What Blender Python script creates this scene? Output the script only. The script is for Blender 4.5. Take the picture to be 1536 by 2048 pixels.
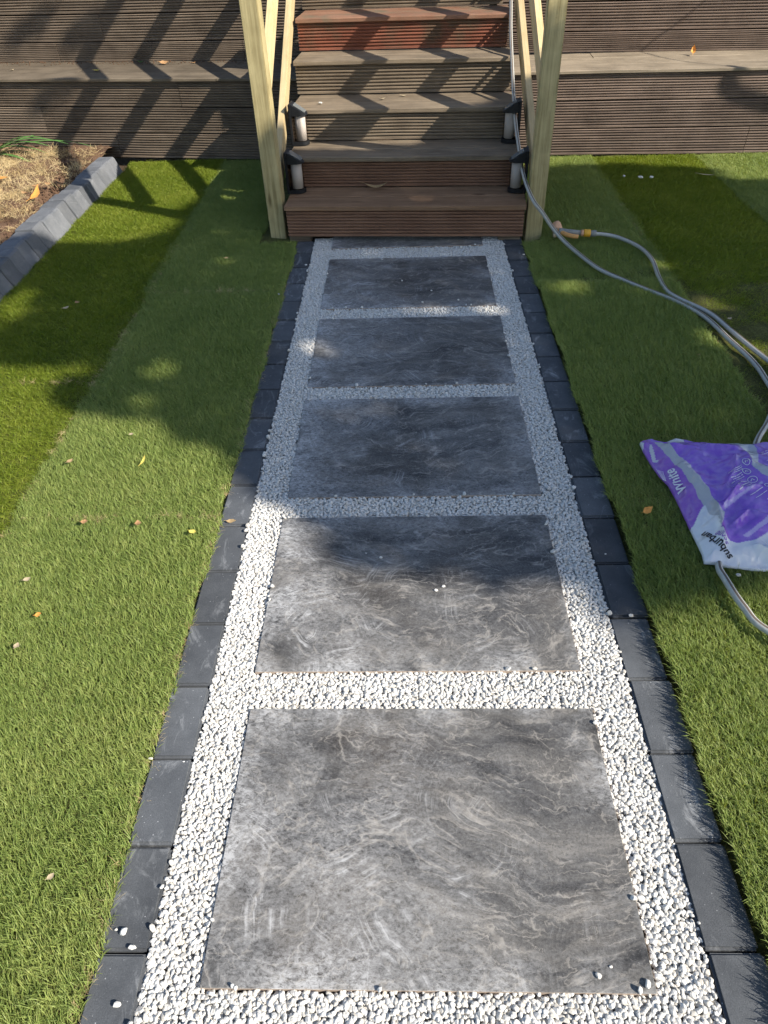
import bpy, bmesh, math, random
import numpy as np
from mathutils import Vector, Matrix, Euler

for o in list(bpy.data.objects):
    bpy.data.objects.remove(o)
scene = bpy.context.scene
COL = scene.collection
R = math.radians
rnd = random.Random(7)
npr = np.random.default_rng(7)

# ------------------------------------------------------------------ camera, sky, sun, exposure
def make_camera():
    pitch, yaw, roll = 0.727012, -0.045319, -0.043363
    fw = Vector((math.sin(yaw)*math.cos(pitch), math.cos(yaw)*math.cos(pitch), -math.sin(pitch)))
    r = fw.cross(Vector((0, 0, 1))).normalized(); u = r.cross(fw)
    r2 = math.cos(roll)*r + math.sin(roll)*u; u2 = -math.sin(roll)*r + math.cos(roll)*u
    m = Matrix(((r2.x, u2.x, -fw.x), (r2.y, u2.y, -fw.y), (r2.z, u2.z, -fw.z))).to_4x4()
    m.translation = Vector((-0.0096, -0.4180, 1.6363))
    cd = bpy.data.cameras.new('camera'); cam = bpy.data.objects.new('camera', cd); COL.objects.link(cam)
    cam.matrix_world = m
    cd.sensor_fit = 'HORIZONTAL'; cd.sensor_width = 36.0; cd.lens = 36.0*1420.84/1536.0
    cd.clip_start = 0.05; cd.clip_end = 500
    scene.camera = cam
make_camera()

U, V = -1.27, 0.67                       # sunlight travels (U, V, -1)
SUN = Vector((-U, -V, 1.0)).normalized()  # towards the sun
world = bpy.data.worlds.new('World'); scene.world = world; world.use_nodes = True
wn = world.node_tree; wn.nodes.clear()
sky = wn.nodes.new('ShaderNodeTexSky'); sky.sky_type = 'NISHITA'; sky.sun_disc = False
sky.sun_elevation = math.asin(SUN.z); sky.sun_rotation = math.atan2(SUN.x, SUN.y)
sky.air_density = 1.0; sky.dust_density = 0.8; sky.ozone_density = 1.0
bgn = wn.nodes.new('ShaderNodeBackground'); bgn.inputs['Strength'].default_value = 0.105
wo = wn.nodes.new('ShaderNodeOutputWorld')
wn.links.new(sky.outputs[0], bgn.inputs['Color']); wn.links.new(bgn.outputs[0], wo.inputs['Surface'])
sd = bpy.data.lights.new('sun', 'SUN'); sd.energy = 5.0; sd.angle = R(0.53); sd.color = (1.0, 0.93, 0.82)
so = bpy.data.objects.new('sun', sd); COL.objects.link(so)
so.rotation_euler = SUN.to_track_quat('Z', 'Y').to_euler(); so.location = SUN*20
vs = scene.view_settings
vs.view_transform = 'Standard'; vs.look = 'None'; vs.exposure = 0.78; vs.gamma = 1.0; vs.use_curve_mapping = False
scene.cycles.max_bounces = 5; scene.cycles.diffuse_bounces = 2; scene.cycles.transmission_bounces = 3; scene.cycles.use_adaptive_sampling = True; scene.cycles.adaptive_threshold = 0.02
scene.cycles.transparent_max_bounces = 8; scene.cycles.glossy_bounces = 2

# ------------------------------------------------------------------ helpers
def tag(o, label=None, cat=None, group=None, kind=None):
    if label: o['label'] = label
    if cat: o['category'] = cat
    if group: o['group'] = group
    if kind: o['kind'] = kind
    return o
def link(name, me, parent=None, mats=None):
    o = bpy.data.objects.new(name, me); COL.objects.link(o)
    if parent: o.parent = parent
    if mats and me is not None and len(me.materials) == 0:
        for m in (mats if isinstance(mats, (list, tuple)) else [mats]): me.materials.append(m)
    return o
def empty(name, loc=(0, 0, 0), rz=0):
    o = bpy.data.objects.new(name, None); COL.objects.link(o); o.location = loc; o.rotation_euler = (0, 0, rz)
    o.empty_display_size = 0.1
    return o
def mesh(name, v, f, smooth=False, mi=None):
    me = bpy.data.meshes.new(name); me.from_pydata([tuple(map(float, p)) for p in v], [], f); me.update()
    if smooth: me.polygons.foreach_set('use_smooth', [True]*len(me.polygons))
    if mi is not None: me.polygons.foreach_set('material_index', mi)
    return me
def bm_mesh(name, bm, smooth=False):
    me = bpy.data.meshes.new(name); bm.normal_update(); bm.to_mesh(me); bm.free()
    if smooth: me.polygons.foreach_set('use_smooth', [True]*len(me.polygons))
    return me
def box_mesh(name, sx, sy, sz, bev=0.0, seg=1, c=(0, 0, 0)):
    bm = bmesh.new(); bmesh.ops.create_cube(bm, size=1)
    bmesh.ops.scale(bm, vec=(sx, sy, sz), verts=bm.verts)
    if bev: bmesh.ops.bevel(bm, geom=bm.edges[:], offset=bev, segments=seg, affect='EDGES')
    bmesh.ops.translate(bm, vec=c, verts=bm.verts)
    return bm_mesh(name, bm)
def tube_data(pts, rad, n=10, cap=True):
    pts = [Vector(p) for p in pts]; N = len(pts)
    rads = rad if isinstance(rad, (list, tuple)) else [rad]*N
    v, f = [], []
    t0 = (pts[1]-pts[0]).normalized()
    a = Vector((0, 0, 1)) if abs(t0.z) < .9 else Vector((1, 0, 0))
    x = t0.cross(a).normalized()
    for i, p in enumerate(pts):
        t = (pts[min(i+1, N-1)]-pts[max(i-1, 0)]).normalized()
        x = (x - t*x.dot(t)).normalized(); y = t.cross(x)
        for k in range(n):
            an = 2*math.pi*k/n
            v.append(p + (x*math.cos(an)+y*math.sin(an))*rads[i])
    for i in range(N-1):
        for k in range(n):
            f.append((i*n+k, i*n+(k+1) % n, (i+1)*n+(k+1) % n, (i+1)*n+k))
    if cap:
        f.append(tuple(range(n-1, -1, -1))); f.append(tuple((N-1)*n+k for k in range(n)))
    return v, f
def spline(pts, n=8):
    P = [Vector(p) for p in pts]; out = []
    for i in range(len(P)-1):
        p0, p1, p2, p3 = P[max(i-1, 0)], P[i], P[i+1], P[min(i+2, len(P)-1)]
        for k in range(n):
            t = k/n
            out.append(.5*((2*p1)+(-p0+p2)*t+(2*p0-5*p1+4*p2-p3)*t*t+(-p0+3*p1-3*p2+p3)*t**3))
    out.append(P[-1]); return out
def lathe(name, prof, n=20, smooth=True):
    v, f = [], []
    for r_, z in prof:
        for k in range(n):
            a = 2*math.pi*k/n; v.append((r_*math.cos(a), r_*math.sin(a), z))
    for i in range(len(prof)-1):
        for k in range(n):
            f.append((i*n+k, i*n+(k+1) % n, (i+1)*n+(k+1) % n, (i+1)*n+k))
    f.append(tuple(range(n-1, -1, -1))); f.append(tuple((len(prof)-1)*n+k for k in range(n)))
    return mesh(name, v, f, smooth)
def inpoly(px, py, poly):
    px = np.asarray(px); py = np.asarray(py); ins = np.zeros(px.shape, bool); n = len(poly)
    for i in range(n):
        x0, y0 = poly[i]; x1, y1 = poly[(i+1) % n]
        if y0 == y1: continue
        c = ((y0 > py) != (y1 > py)) & (px < (x1-x0)*(py-y0)/(y1-y0)+x0)
        ins ^= c
    return ins

# ------------------------------------------------------------------ node material helper
class NM:
    def __init__(s, name, rough=0.8, spec=0.3):
        s.m = bpy.data.materials.new(name); s.m.use_nodes = True; s.t = s.m.node_tree
        s.b = s.t.nodes['Principled BSDF']; s.b.inputs['Roughness'].default_value = rough
        s.b.inputs['Specular IOR Level'].default_value = spec
        s.out = s.t.nodes['Material Output']
    def n(s, typ, **kw):
        nd = s.t.nodes.new(typ)
        for k, v in kw.items():
            if k.startswith('i_'): s.put(nd.inputs[k[2:].replace('_', ' ')], v)
            else: setattr(nd, k, v)
        return nd
    def put(s, sock, v):
        if hasattr(v, 'is_output') or isinstance(v, bpy.types.NodeSocket): s.t.links.new(v, sock)
        else: sock.default_value = v
    def obj(s, jitter=True):
        tc = s.n('ShaderNodeTexCoord').outputs['Object']
        if not jitter: return tc
        oi = s.n('ShaderNodeObjectInfo')
        sc = s.math('MULTIPLY', oi.outputs['Random'], 37.0)
        return s.vmath('ADD', tc, sc)
    def rand(s): return s.n('ShaderNodeObjectInfo').outputs['Random']
    def map(s, vec, scale=(1, 1, 1), rot=(0, 0, 0)):
        nd = s.n('ShaderNodeMapping'); s.put(nd.inputs['Vector'], vec)
        nd.inputs['Scale'].default_value = scale; nd.inputs['Rotation'].default_value = rot
        return nd.outputs[0]
    def noise(s, vec, scale, detail=4, rough=.55, dist=0.0, typ='FBM', dim='3D'):
        nd = s.n('ShaderNodeTexNoise', noise_dimensions=dim); nd.noise_type = typ
        if dim == '1D': s.put(nd.inputs['W'], vec)
        else: s.put(nd.inputs['Vector'], vec)
        nd.inputs['Scale'].default_value = scale; nd.inputs['Detail'].default_value = detail
        nd.inputs['Roughness'].default_value = rough; nd.inputs['Distortion'].default_value = dist
        return nd
    def ramp(s, fac, stops, interp='LINEAR'):
        nd = s.n('ShaderNodeValToRGB'); s.put(nd.inputs['Fac'], fac); e = nd.color_ramp.elements
        nd.color_ramp.interpolation = interp
        while len(e) < len(stops): e.new(0.5)
        for el, (p, c) in zip(e, stops):
            el.position = p; el.color = (c, c, c, 1) if isinstance(c, (int, float)) else (*c, 1)
        return nd.outputs[0]
    def math(s, op, a, b=0.0, c=0.0, clamp=False):
        nd = s.n('ShaderNodeMath', operation=op, use_clamp=clamp)
        for i, v in enumerate((a, b, c)): s.put(nd.inputs[i], v)
        return nd.outputs[0]
    def vmath(s, op, a, b=(0, 0, 0)):
        nd = s.n('ShaderNodeVectorMath', operation=op); s.put(nd.inputs[0], a)
        s.put(nd.inputs[1], b)
        return nd.outputs['Value'] if op in ('LENGTH', 'DISTANCE', 'DOT_PRODUCT') else nd.outputs[0]
    def mix(s, fac, a, b, typ='MIX'):
        nd = s.n('ShaderNodeMix', data_type='RGBA', blend_type=typ)
        s.put(nd.inputs[0], fac)
        for i, v in ((6, a), (7, b)):
            s.put(nd.inputs[i], (*v, 1) if isinstance(v, tuple) and len(v) == 3 else v)
        return nd.outputs[2]
    def sep(s, vec):
        nd = s.n('ShaderNodeSeparateXYZ'); s.put(nd.inputs[0], vec); return nd.outputs
    def col(s, c): s.put(s.b.inputs['Base Color'], (*c, 1) if isinstance(c, tuple) and len(c) == 3 else c); return s
    def bump(s, h, strength=.4, dist=.002):
        nd = s.n('ShaderNodeBump'); nd.inputs['Strength'].default_value = strength; nd.inputs['Distance'].default_value = dist
        s.put(nd.inputs['Height'], h); s.put(s.b.inputs['Normal'], nd.outputs[0]); return s

def wood(name, dark, light, axis=0, patch=None, bump=.5, rough=.75, grain=1.0, knots=False, dirt=0.0):
    k = NM(name, rough, .25); v = k.obj()
    st = [70.0*grain]*3; st[axis] = 2.0
    a = k.noise(k.map(v, st), 1.0, 5, .6, .3).outputs[0]
    st2 = [260.0*grain]*3; st2[axis] = 7.0
    b = k.noise(k.map(v, st2), 1.0, 3, .6).outputs[0]
    c = k.noise(v, 5.0, 4, .6).outputs[0]
    f = k.math('ADD', k.math('MULTIPLY', a, .55), k.math('MULTIPLY', b, .3)); f = k.math('ADD', f, k.math('MULTIPLY', c, .35))
    colr = k.ramp(f, [(.38, dark), (.8, light)])
    if patch:
        p = k.noise(v, 3.1, 5, .65).outputs[0]
        colr = k.mix(k.ramp(p, [(.47, 0), (.62, 1)]), colr, patch)
    if knots:
        vo = k.n('ShaderNodeTexVoronoi'); sc = [9.0]*3; sc[axis] = 2.2
        k.put(vo.inputs['Vector'], k.map(v, sc)); vo.inputs['Scale'].default_value = 1.0
        colr = k.mix(k.ramp(vo.outputs['Distance'], [(.05, .75), (.13, 0)]), colr, (dark[0]*.45, dark[1]*.38, dark[2]*.32))
    if dirt:
        p = k.noise(v, 11, 6, .7).outputs[0]
        colr = k.mix(k.ramp(p, [(.52, 0), (.75, dirt)]), colr, (.2, .17, .12))
    br = k.math('MULTIPLY_ADD', k.rand(), .36, .82)
    colr = k.mix(1.0, colr, k.n('ShaderNodeCombineColor', i_Red=br, i_Green=br, i_Blue=br).outputs[0], 'MULTIPLY')
    k.col(colr); k.bump(f, bump, .002)
    return k.m

M = {}
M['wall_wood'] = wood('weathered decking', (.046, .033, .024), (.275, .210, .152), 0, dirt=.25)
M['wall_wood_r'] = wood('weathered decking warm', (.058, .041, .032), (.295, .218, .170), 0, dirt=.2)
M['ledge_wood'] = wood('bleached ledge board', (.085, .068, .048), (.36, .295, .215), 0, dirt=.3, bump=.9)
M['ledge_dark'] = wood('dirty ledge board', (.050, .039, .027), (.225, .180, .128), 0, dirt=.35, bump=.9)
M['step_red'] = wood('red stained step', (.10, .033, .019), (.32, .118, .072), 0, patch=(.13, .082, .052), dirt=.15)
M['step_grey'] = wood('grey weathered step', (.046, .034, .024), (.265, .206, .144), 0, dirt=.25)
M['tread_grey'] = wood('grey weathered tread', (.062, .047, .032), (.29, .228, .158), 0, dirt=.3, bump=.9)
M['tread_red'] = wood('flaking red tread', (.13, .055, .03), (.36, .20, .13), 0, patch=(.17, .13, .085), dirt=.35)
M['step_new'] = wood('brown new step', (.115, .058, .036), (.30, .170, .108), 0)
M['tread_new'] = wood('brown new tread', (.14, .078, .043), (.35, .215, .128), 0, knots=True)
M['dark_wood'] = wood('dark carcass timber', (.02, .014, .010), (.06, .045, .034), 0)
M['pine_z'] = wood('treated pine post', (.16, .122, .045), (.56, .475, .255), 2, knots=True, rough=.65, grain=.9, bump=.8)
M['pine_y'] = wood('treated pine rail', (.40, .29, .14), (.66, .53, .31), 1, knots=True, rough=.65, grain=.7)

def concrete(name, base, hi, dust=.5, speck=.6):
    k = NM(name, .85, .25); v = k.obj()
    a = k.noise(v, 9, 6, .65).outputs[0]; c = k.ramp(a, [(.3, base), (.75, hi)])
    g = k.noise(v, 420, 2, .6).outputs[0]
    c = k.mix(k.ramp(g, [(.35, .35), (.5, 0)]), c, tuple(x*.55 for x in base))
    c = k.mix(k.ramp(g, [(.62, 0), (.72, .45)]), c, (.16, .16, .165))
    vo = k.n('ShaderNodeTexVoronoi'); k.put(vo.inputs['Vector'], v); vo.inputs['Scale'].default_value = 85
    sp = k.math('MULTIPLY', k.ramp(vo.outputs['Distance'], [(.07, 1), (.14, 0)]), k.ramp(k.noise(v, 30, 2).outputs[0], [(.5, 0), (.6, speck)]))
    c = k.mix(sp, c, (.5, .51, .52))
    sm = k.noise(k.map(v, (14, 7, 10), (0, 0, .7)), 1.0, 8, .75, .8).outputs[0]
    c = k.mix(k.math('MULTIPLY', k.ramp(sm, [(.55, 0), (.78, dust)]), 1.0), c, (.42, .43, .44))
    br = k.math('MULTIPLY_ADD', k.rand(), .5, .75)
    c = k.mix(1.0, c, k.n('ShaderNodeCombineColor', i_Red=br, i_Green=br, i_Blue=br).outputs[0], 'MULTIPLY')
    k.col(c); k.bump(k.math('ADD', g, k.math('MULTIPLY', a, .6)), .35, .0015)
    return k.m
M['block'] = concrete('charcoal block', (.058, .063, .070), (.108, .115, .124), .65)
M['kerb'] = concrete('grey kerb block', (.105, .112, .122), (.175, .18, .19), .35, .3)

def slab_mat():
    k = NM('slate-effect porcelain', .55, .35); v = k.obj(True); raw = k.obj(False)
    def warp(vec, sc, amt, det=3, rg=.5):
        return k.vmath('ADD', vec, k.vmath('MULTIPLY', k.vmath('SUBTRACT', k.noise(vec, sc, det, rg).outputs['Color'], (.5, .5, .5)), (amt, amt, amt)))
    w1 = warp(v, 1.7, .40); w2 = warp(w1, 7.0, .10, 4, .6)
    flow = k.map(w2, (2.6, 17.0, 3), (0, 0, .34))
    lay = k.noise(flow, 1.0, 9, .66, .4).outputs[0]
    c = k.ramp(lay, [(.32, (.018, .018, .019)), (.43, (.047, .045, .044)), (.52, (.085, .081, .076)), (.60, (.118, .111, .102)), (.72, (.21, .196, .177))])
    c = k.mix(k.ramp(k.noise(v, 3.3, 4, .6).outputs[0], [(.5, 0), (.7, .25)]), c, (.115, .090, .066))
    gr = k.noise(v, 170, 5, .85).outputs[0]
    c = k.mix(k.ramp(gr, [(.38, .62), (.5, 0)]), c, (.018, .017, .018))
    c = k.mix(k.ramp(gr, [(.54, 0), (.68, .5)]), c, (.25, .245, .235))
    # thin pale veins following the flow, and a few crossing it
    for i, (vec, sc, rot_, an, th, amt) in enumerate(((w2, 3.8, .30, 4.5, .008, .75), (w1, 6.5, .42, 4.5, .009, .6), (w2, 11.0, .25, 3.5, .012, .55), (w1, 4.2, -.50, 2.2, .0055, .7))):
        nv = k.noise(k.map(warp(vec, 16+3*i, .05, 4, .65), (sc, sc*an, sc), (0, 0, rot_)), 1.0, 1.5, .45).outputs[0]
        d = k.math('ABSOLUTE', k.math('SUBTRACT', nv, .5))
        vm = k.ramp(d, [(0.0, amt), (th, amt*.35), (th*2.4, 0)])
        vm = k.math('MULTIPLY', vm, k.ramp(k.noise(v, 3.1+1.3*sc, 3).outputs[0], [(.44, 0), (.56, 1)]))
        c = k.mix(vm, c, (.33, .305, .27))
    # chalky stone dust left by wiping: short curved strokes, thickest along the left side and the edges
    vo = k.n('ShaderNodeTexVoronoi'); k.put(vo.inputs['Vector'], k.map(v, (1, 1, .001))); vo.inputs['Scale'].default_value = 8.5
    vec = k.vmath('SUBTRACT', k.map(v, (8.5, 8.5, 0)), k.map(vo.outputs['Position'], (8.5, 8.5, 0)))
    off = k.vmath('MULTIPLY', k.vmath('SUBTRACT', vo.outputs['Color'], (.5, .5, .5)), (4.5, 4.5, 0))
    vc = k.vmath('ADD', vec, off)
    rr = k.math('ADD', k.vmath('LENGTH', vc), k.math('MULTIPLY', k.noise(v, 14, 3).outputs[0], .22))
    arc = k.ramp(k.noise(rr, 4.2, 7, .8, 0, 'FBM', '1D').outputs[0], [(.48, 0), (.68, 1)])
    brk = k.ramp(k.noise(v, 10.5, 4, .65).outputs[0], [(.45, 0), (.57, 1)])
    arc = k.math('MULTIPLY', k.math('MULTIPLY', arc, brk), k.ramp(vo.outputs['Distance'], [(.28, 1), (.66, 0)]))
    X, Y, Z = k.sep(raw)
    left = k.math('SUBTRACT', k.math('SUBTRACT', .62, k.math('MULTIPLY', X, 1.1)), k.math('MULTIPLY', Y, .35), clamp=True)
    ex = k.math('MAXIMUM', k.math('MULTIPLY', k.math('ABSOLUTE', X), 2.22), k.math('MULTIPLY', k.math('ABSOLUTE', Y), 3.14))
    edge = k.ramp(ex, [(.74, 0), (1.0, 1)])
    amt = k.math('MULTIPLY', k.ramp(k.noise(w1, 2.7, 6, .66, .4).outputs[0], [(.38, 0), (.60, 1)]), left)
    fine = k.ramp(k.noise(k.map(v, (70, 110, 70), (0, 0, .5)), 1.0, 5, .85, .4).outputs[0], [(.36, 0), (.66, 1)])
    d1 = k.math('MULTIPLY', k.math('MULTIPLY', arc, left), 1.15)
    d2 = k.math('MULTIPLY', k.math('MULTIPLY', amt, fine), .78)
    d3 = k.math('MULTIPLY', k.math('MULTIPLY', edge, fine), k.ramp(k.noise(v, 6.1, 4).outputs[0], [(.42, 0), (.62, 1)]))
    dust = k.math('ADD', k.math('ADD', d1, d2), d3, clamp=True)
    c = k.mix(k.math('MULTIPLY', dust, .80), c, (.50, .50, .50))
    k.col(c); k.put(k.b.inputs['Roughness'], k.math('MULTIPLY_ADD', dust, .35, .48))
    k.bump(k.math('ADD', gr, lay), .25, .0012)
    return k.m
M['slab'] = slab_mat()
M['slab_edge'] = NM('porcelain edge', .8).col((.36, .29, .235)).m

def stone_mat():
    k = NM('white spar stone', .75, .3); v = k.obj()
    r_ = k.rand()
    c = k.ramp(r_, [(0, (.50, .475, .43)), (.15, (.60, .585, .55)), (.7, (.65, .64, .61)), (.92, (.61, .57, .50)), (1, (.45, .425, .38))])
    nn = k.noise(v, 160, 4, .6).outputs[0]
    c = k.mix(k.ramp(nn, [(.4, 0), (.75, .35)]), c, (.5, .485, .45))
    k.col(c); k.bump(nn, .35, .001)
    return k.m
M['stone'] = stone_mat()

def soil_mat(name, a, b, c3):
    k = NM(name, .95, .1); v = k.obj(False)
    n1 = k.noise(v, 14, 8, .7).outputs[0]; n2 = k.noise(v, 120, 5, .7).outputs[0]
    c = k.ramp(n1, [(.3, a), (.6, b), (.8, c3)])
    c = k.mix(k.ramp(n2, [(.4, .5), (.55, 0)]), c, tuple(x*.4 for x in a))
    k.col(c); k.bump(k.math('ADD', n1, k.math('MULTIPLY', n2, .5)), .9, .012)
    return k.m
M['soil'] = soil_mat('garden soil', (.05, .034, .022), (.12, .082, .052), (.20, .14, .09))
M['thatch'] = soil_mat('soil and thatch', (.07, .065, .025), (.12, .125, .04), (.17, .15, .06))
M['bed_soil'] = soil_mat('crumbly bed soil', (.10, .058, .036), (.22, .135, .085), (.34, .22, .14))
M['sand'] = soil_mat('grit bed', (.44, .43, .41), (.54, .53, .51), (.6, .59, .57))

def blade_mat(name, c0, c1, c2, trans=.35, dry=None):
    k = NM(name, .5, .25)
    geo = k.n('ShaderNodeNewGeometry')
    pn = k.noise(geo.outputs['Position'], 3.2, 4, .6).outputs[0]
    fn = k.noise(geo.outputs['Position'], 240, 2, .5).outputs[0]
    mn = k.noise(geo.outputs['Position'], 28, 2, .5).outputs[0]
    f = k.math('ADD', k.math('MULTIPLY', mn, .35), k.math('ADD', k.math('MULTIPLY', pn, .40), k.math('MULTIPLY', fn, .5)))
    c = k.ramp(f, [(.36, c0), (.60, c1), (.84, c2)])
    if dry:
        c = k.mix(k.ramp(k.noise(geo.outputs['Position'], 420, 1).outputs[0], [(.62, 0), (.70, .85)]), c, dry)
    k.col(c)
    tr = k.n('ShaderNodeBsdfTranslucent'); k.put(tr.inputs['Color'], k.mix(1.0, c, (1.25, 1.15, .55), 'MULTIPLY'))
    mx = k.n('ShaderNodeMixShader'); mx.inputs[0].default_value = trans
    k.t.links.new(k.b.outputs[0], mx.inputs[1]); k.t.links.new(tr.outputs[0], mx.inputs[2]); k.t.links.new(mx.outputs[0], k.out.inputs['Surface'])
    return k.m
M['grass_a'] = blade_mat('grass pale', (.125, .190, .045), (.222, .296, .074), (.36, .405, .130), .35, (.44, .37, .14))
M['grass_b'] = blade_mat('grass deep', (.104, .165, .014), (.195, .265, .026), (.335, .375, .062), .35, (.45, .38, .12))
M['straw'] = blade_mat('dry straw', (.38, .27, .13), (.58, .44, .23), (.72, .60, .36), .15)
M['tree_leaf'] = blade_mat('tree leaf', (.035, .07, .015), (.06, .11, .025), (.09, .15, .04), .12)
M['strap_leaf'] = NM('strap leaf', .4, .4).col((.10, .22, .055)).m
M['bark'] = wood('bark', (.05, .04, .03), (.16, .12, .09), 2)

def plain(name, c, rough=.5, spec=.4, noise=0.0, sc=60):
    k = NM(name, rough, spec)
    if noise:
        n = k.noise(k.obj(), sc, 5, .65).outputs[0]
        k.col(k.mix(k.ramp(n, [(.3, 0), (.75, 1)]), tuple(x*(1-noise) for x in c), tuple(min(1, x*(1+noise)) for x in c)))
        k.bump(n, .2, .001)
    else: k.col(c)
    return k.m
M['black_plastic'] = plain('black plastic', (.011, .012, .014), .5, .3, .3, 40)
M['lamp_white'] = plain('frosted lamp tube', (.50, .47, .445), .5, .3)
M['solar'] = plain('solar panel', (.16, .17, .17), .12, .6)
M['hose'] = plain('grey garden hose', (.42, .42, .39), .4, .45, .15, 90)
M['hose_line'] = plain('brown hose stripe', (.13, .10, .075), .45, .4)
M['yellow'] = plain('yellow plastic', (.75, .38, .03), .4, .45, .12, 50)
M['orange'] = plain('faded orange plastic', (.72, .36, .12), .45, .4, .2, 50)
M['peach'] = plain('faded peach plastic', (.62, .36, .22), .55, .3, .2, 40)
M['grey_plastic'] = plain('grey plastic', (.24, .245, .23), .5, .4, .2, 60)
M['leaf_brown'] = plain('dried brown leaf', (.36, .21, .10), .7, .2, .4, 120)
M['leaf_tan'] = plain('dried tan leaf', (.38, .27, .14), .7, .2, .35, 120)
M['leaf_yellow'] = plain('yellow leaf', (.70, .56, .12), .6, .25, .2, 120)
M['leaf_orange'] = plain('orange leaf', (.66, .30, .07), .6, .25, .25, 120)
M['leaf_pale'] = plain('pale leaf', (.42, .34, .22), .7, .2, .25, 120)
k = NM('smoked lamp shell', .1, .5); k.col((.10, .07, .05))
tr_ = k.n('ShaderNodeBsdfTransparent'); tr_.inputs['Color'].default_value = (.97, .94, .91, 1); fr_ = k.n('ShaderNodeFresnel'); fr_.inputs['IOR'].default_value = 1.35
mx_ = k.n('ShaderNodeMixShader'); k.t.links.new(k.math('MULTIPLY_ADD', fr_.outputs[0], .5, .02), mx_.inputs[0]); k.t.links.new(tr_.outputs[0], mx_.inputs[1]); k.t.links.new(k.b.outputs[0], mx_.inputs[2]); k.t.links.new(mx_.outputs[0], k.out.inputs['Surface'])
M['shell'] = k.m

# ------------------------------------------------------------------ ground and path
g = link('ground', mesh('ground', [(-60, -60, -.07), (60, -60, -.07), (60, 60, -.07), (-60, 60, -.07)], [(0, 1, 2, 3)]), None, M['soil'])
tag(g, kind='structure')
XL0, XL1 = -0.664, -0.5575       # left edging blocks
XR0, XR1 = 0.579, 0.690          # right edging blocks
Y_END = 3.90
def lawn_base(name, x0, x1, y0, y1, dz=0.0):
    nx, ny = 40, 140
    v = []; f = []
    for j in range(ny+1):
        for i in range(nx+1):
            x = x0+(x1-x0)*i/nx; y = y0+(y1-y0)*j/ny
            v.append((x, y, (-.006+dz*min(1, max(0, (3.6-y)/.6)) if i else -.05) + .004*math.sin(x*17+y*9)+.003*math.sin(y*31-x*11)))
    for j in range(ny):
        for i in range(nx):
            a = j*(nx+1)+i; f.append((a, a+1, a+nx+2, a+nx+1))
    return tag(link(name, mesh(name, v, f, True), None, M['thatch']), kind='structure')
lawn_base('soil_under_lawn', -2.22, XL0-.004, -1.3, 5.72)
lawn_base('soil_under_lawn', XR1+.010, 4.2, -1.3, 5.50, .016)

path = link('garden_path', box_mesh('garden_path', XR1-XL0, 5.25, .02, 0, 1, ((XR1+XL0)/2, 1.28, -.052)), None, M['sand'])
tag(path, kind='structure')
SL = .6375; SW = .9
slab_y = [-SL-.11, 0, SL+.119, 2*SL+.2277, 3*SL+.3294, 4*SL+.4420, 5*SL+.6050]
slab_x = [.012, .0133, .0080, .0106, .0107, .0056, .004]
slab_me = box_mesh('paving_slab', SW, SL, .02, .0012, 1, (0, 0, -.010))
slab_me.materials.append(M['slab']); slab_me.materials.append(M['slab_edge'])
slab_me.polygons.foreach_set('material_index', [0 if p.normal.z > .5 else 1 for p in slab_me.polygons])
for x, y in zip(slab_x, slab_y):
    o = link('paving_slab', slab_me, path); o.location = (x, y+SL/2, rnd.uniform(0, .002)); o.rotation_euler = (0, 0, R(rnd.uniform(-.2, .2)))
def block_mesh(w, l):
    return box_mesh('edging_block', w, l, .05, .0055, 2, (0, 0, -.025))
for (x0, x1, y0, dy) in ((XL0, XL1, .064-6*.2165, .2165), (XR0, XR1, .074-6*.2176, .2176)):
    me = block_mesh(x1-x0, dy-.005); me.materials.append(M['block'])
    y = y0
    while y < Y_END-.04:
        o = link('edging_block', me, path)
        o.location = ((x0+x1)/2+rnd.uniform(-.003, .003), y+dy/2, rnd.uniform(-.003, .002))
        o.rotation_euler = (R(rnd.uniform(-.4, .4)), R(rnd.uniform(-.5, .5)), R(rnd.uniform(-.7, .7)))
        if y+dy > Y_END+.03: o.scale.y = (Y_END+.03-y)/dy; o.location.y = (y+Y_END+.03)/2
        y += dy

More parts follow.
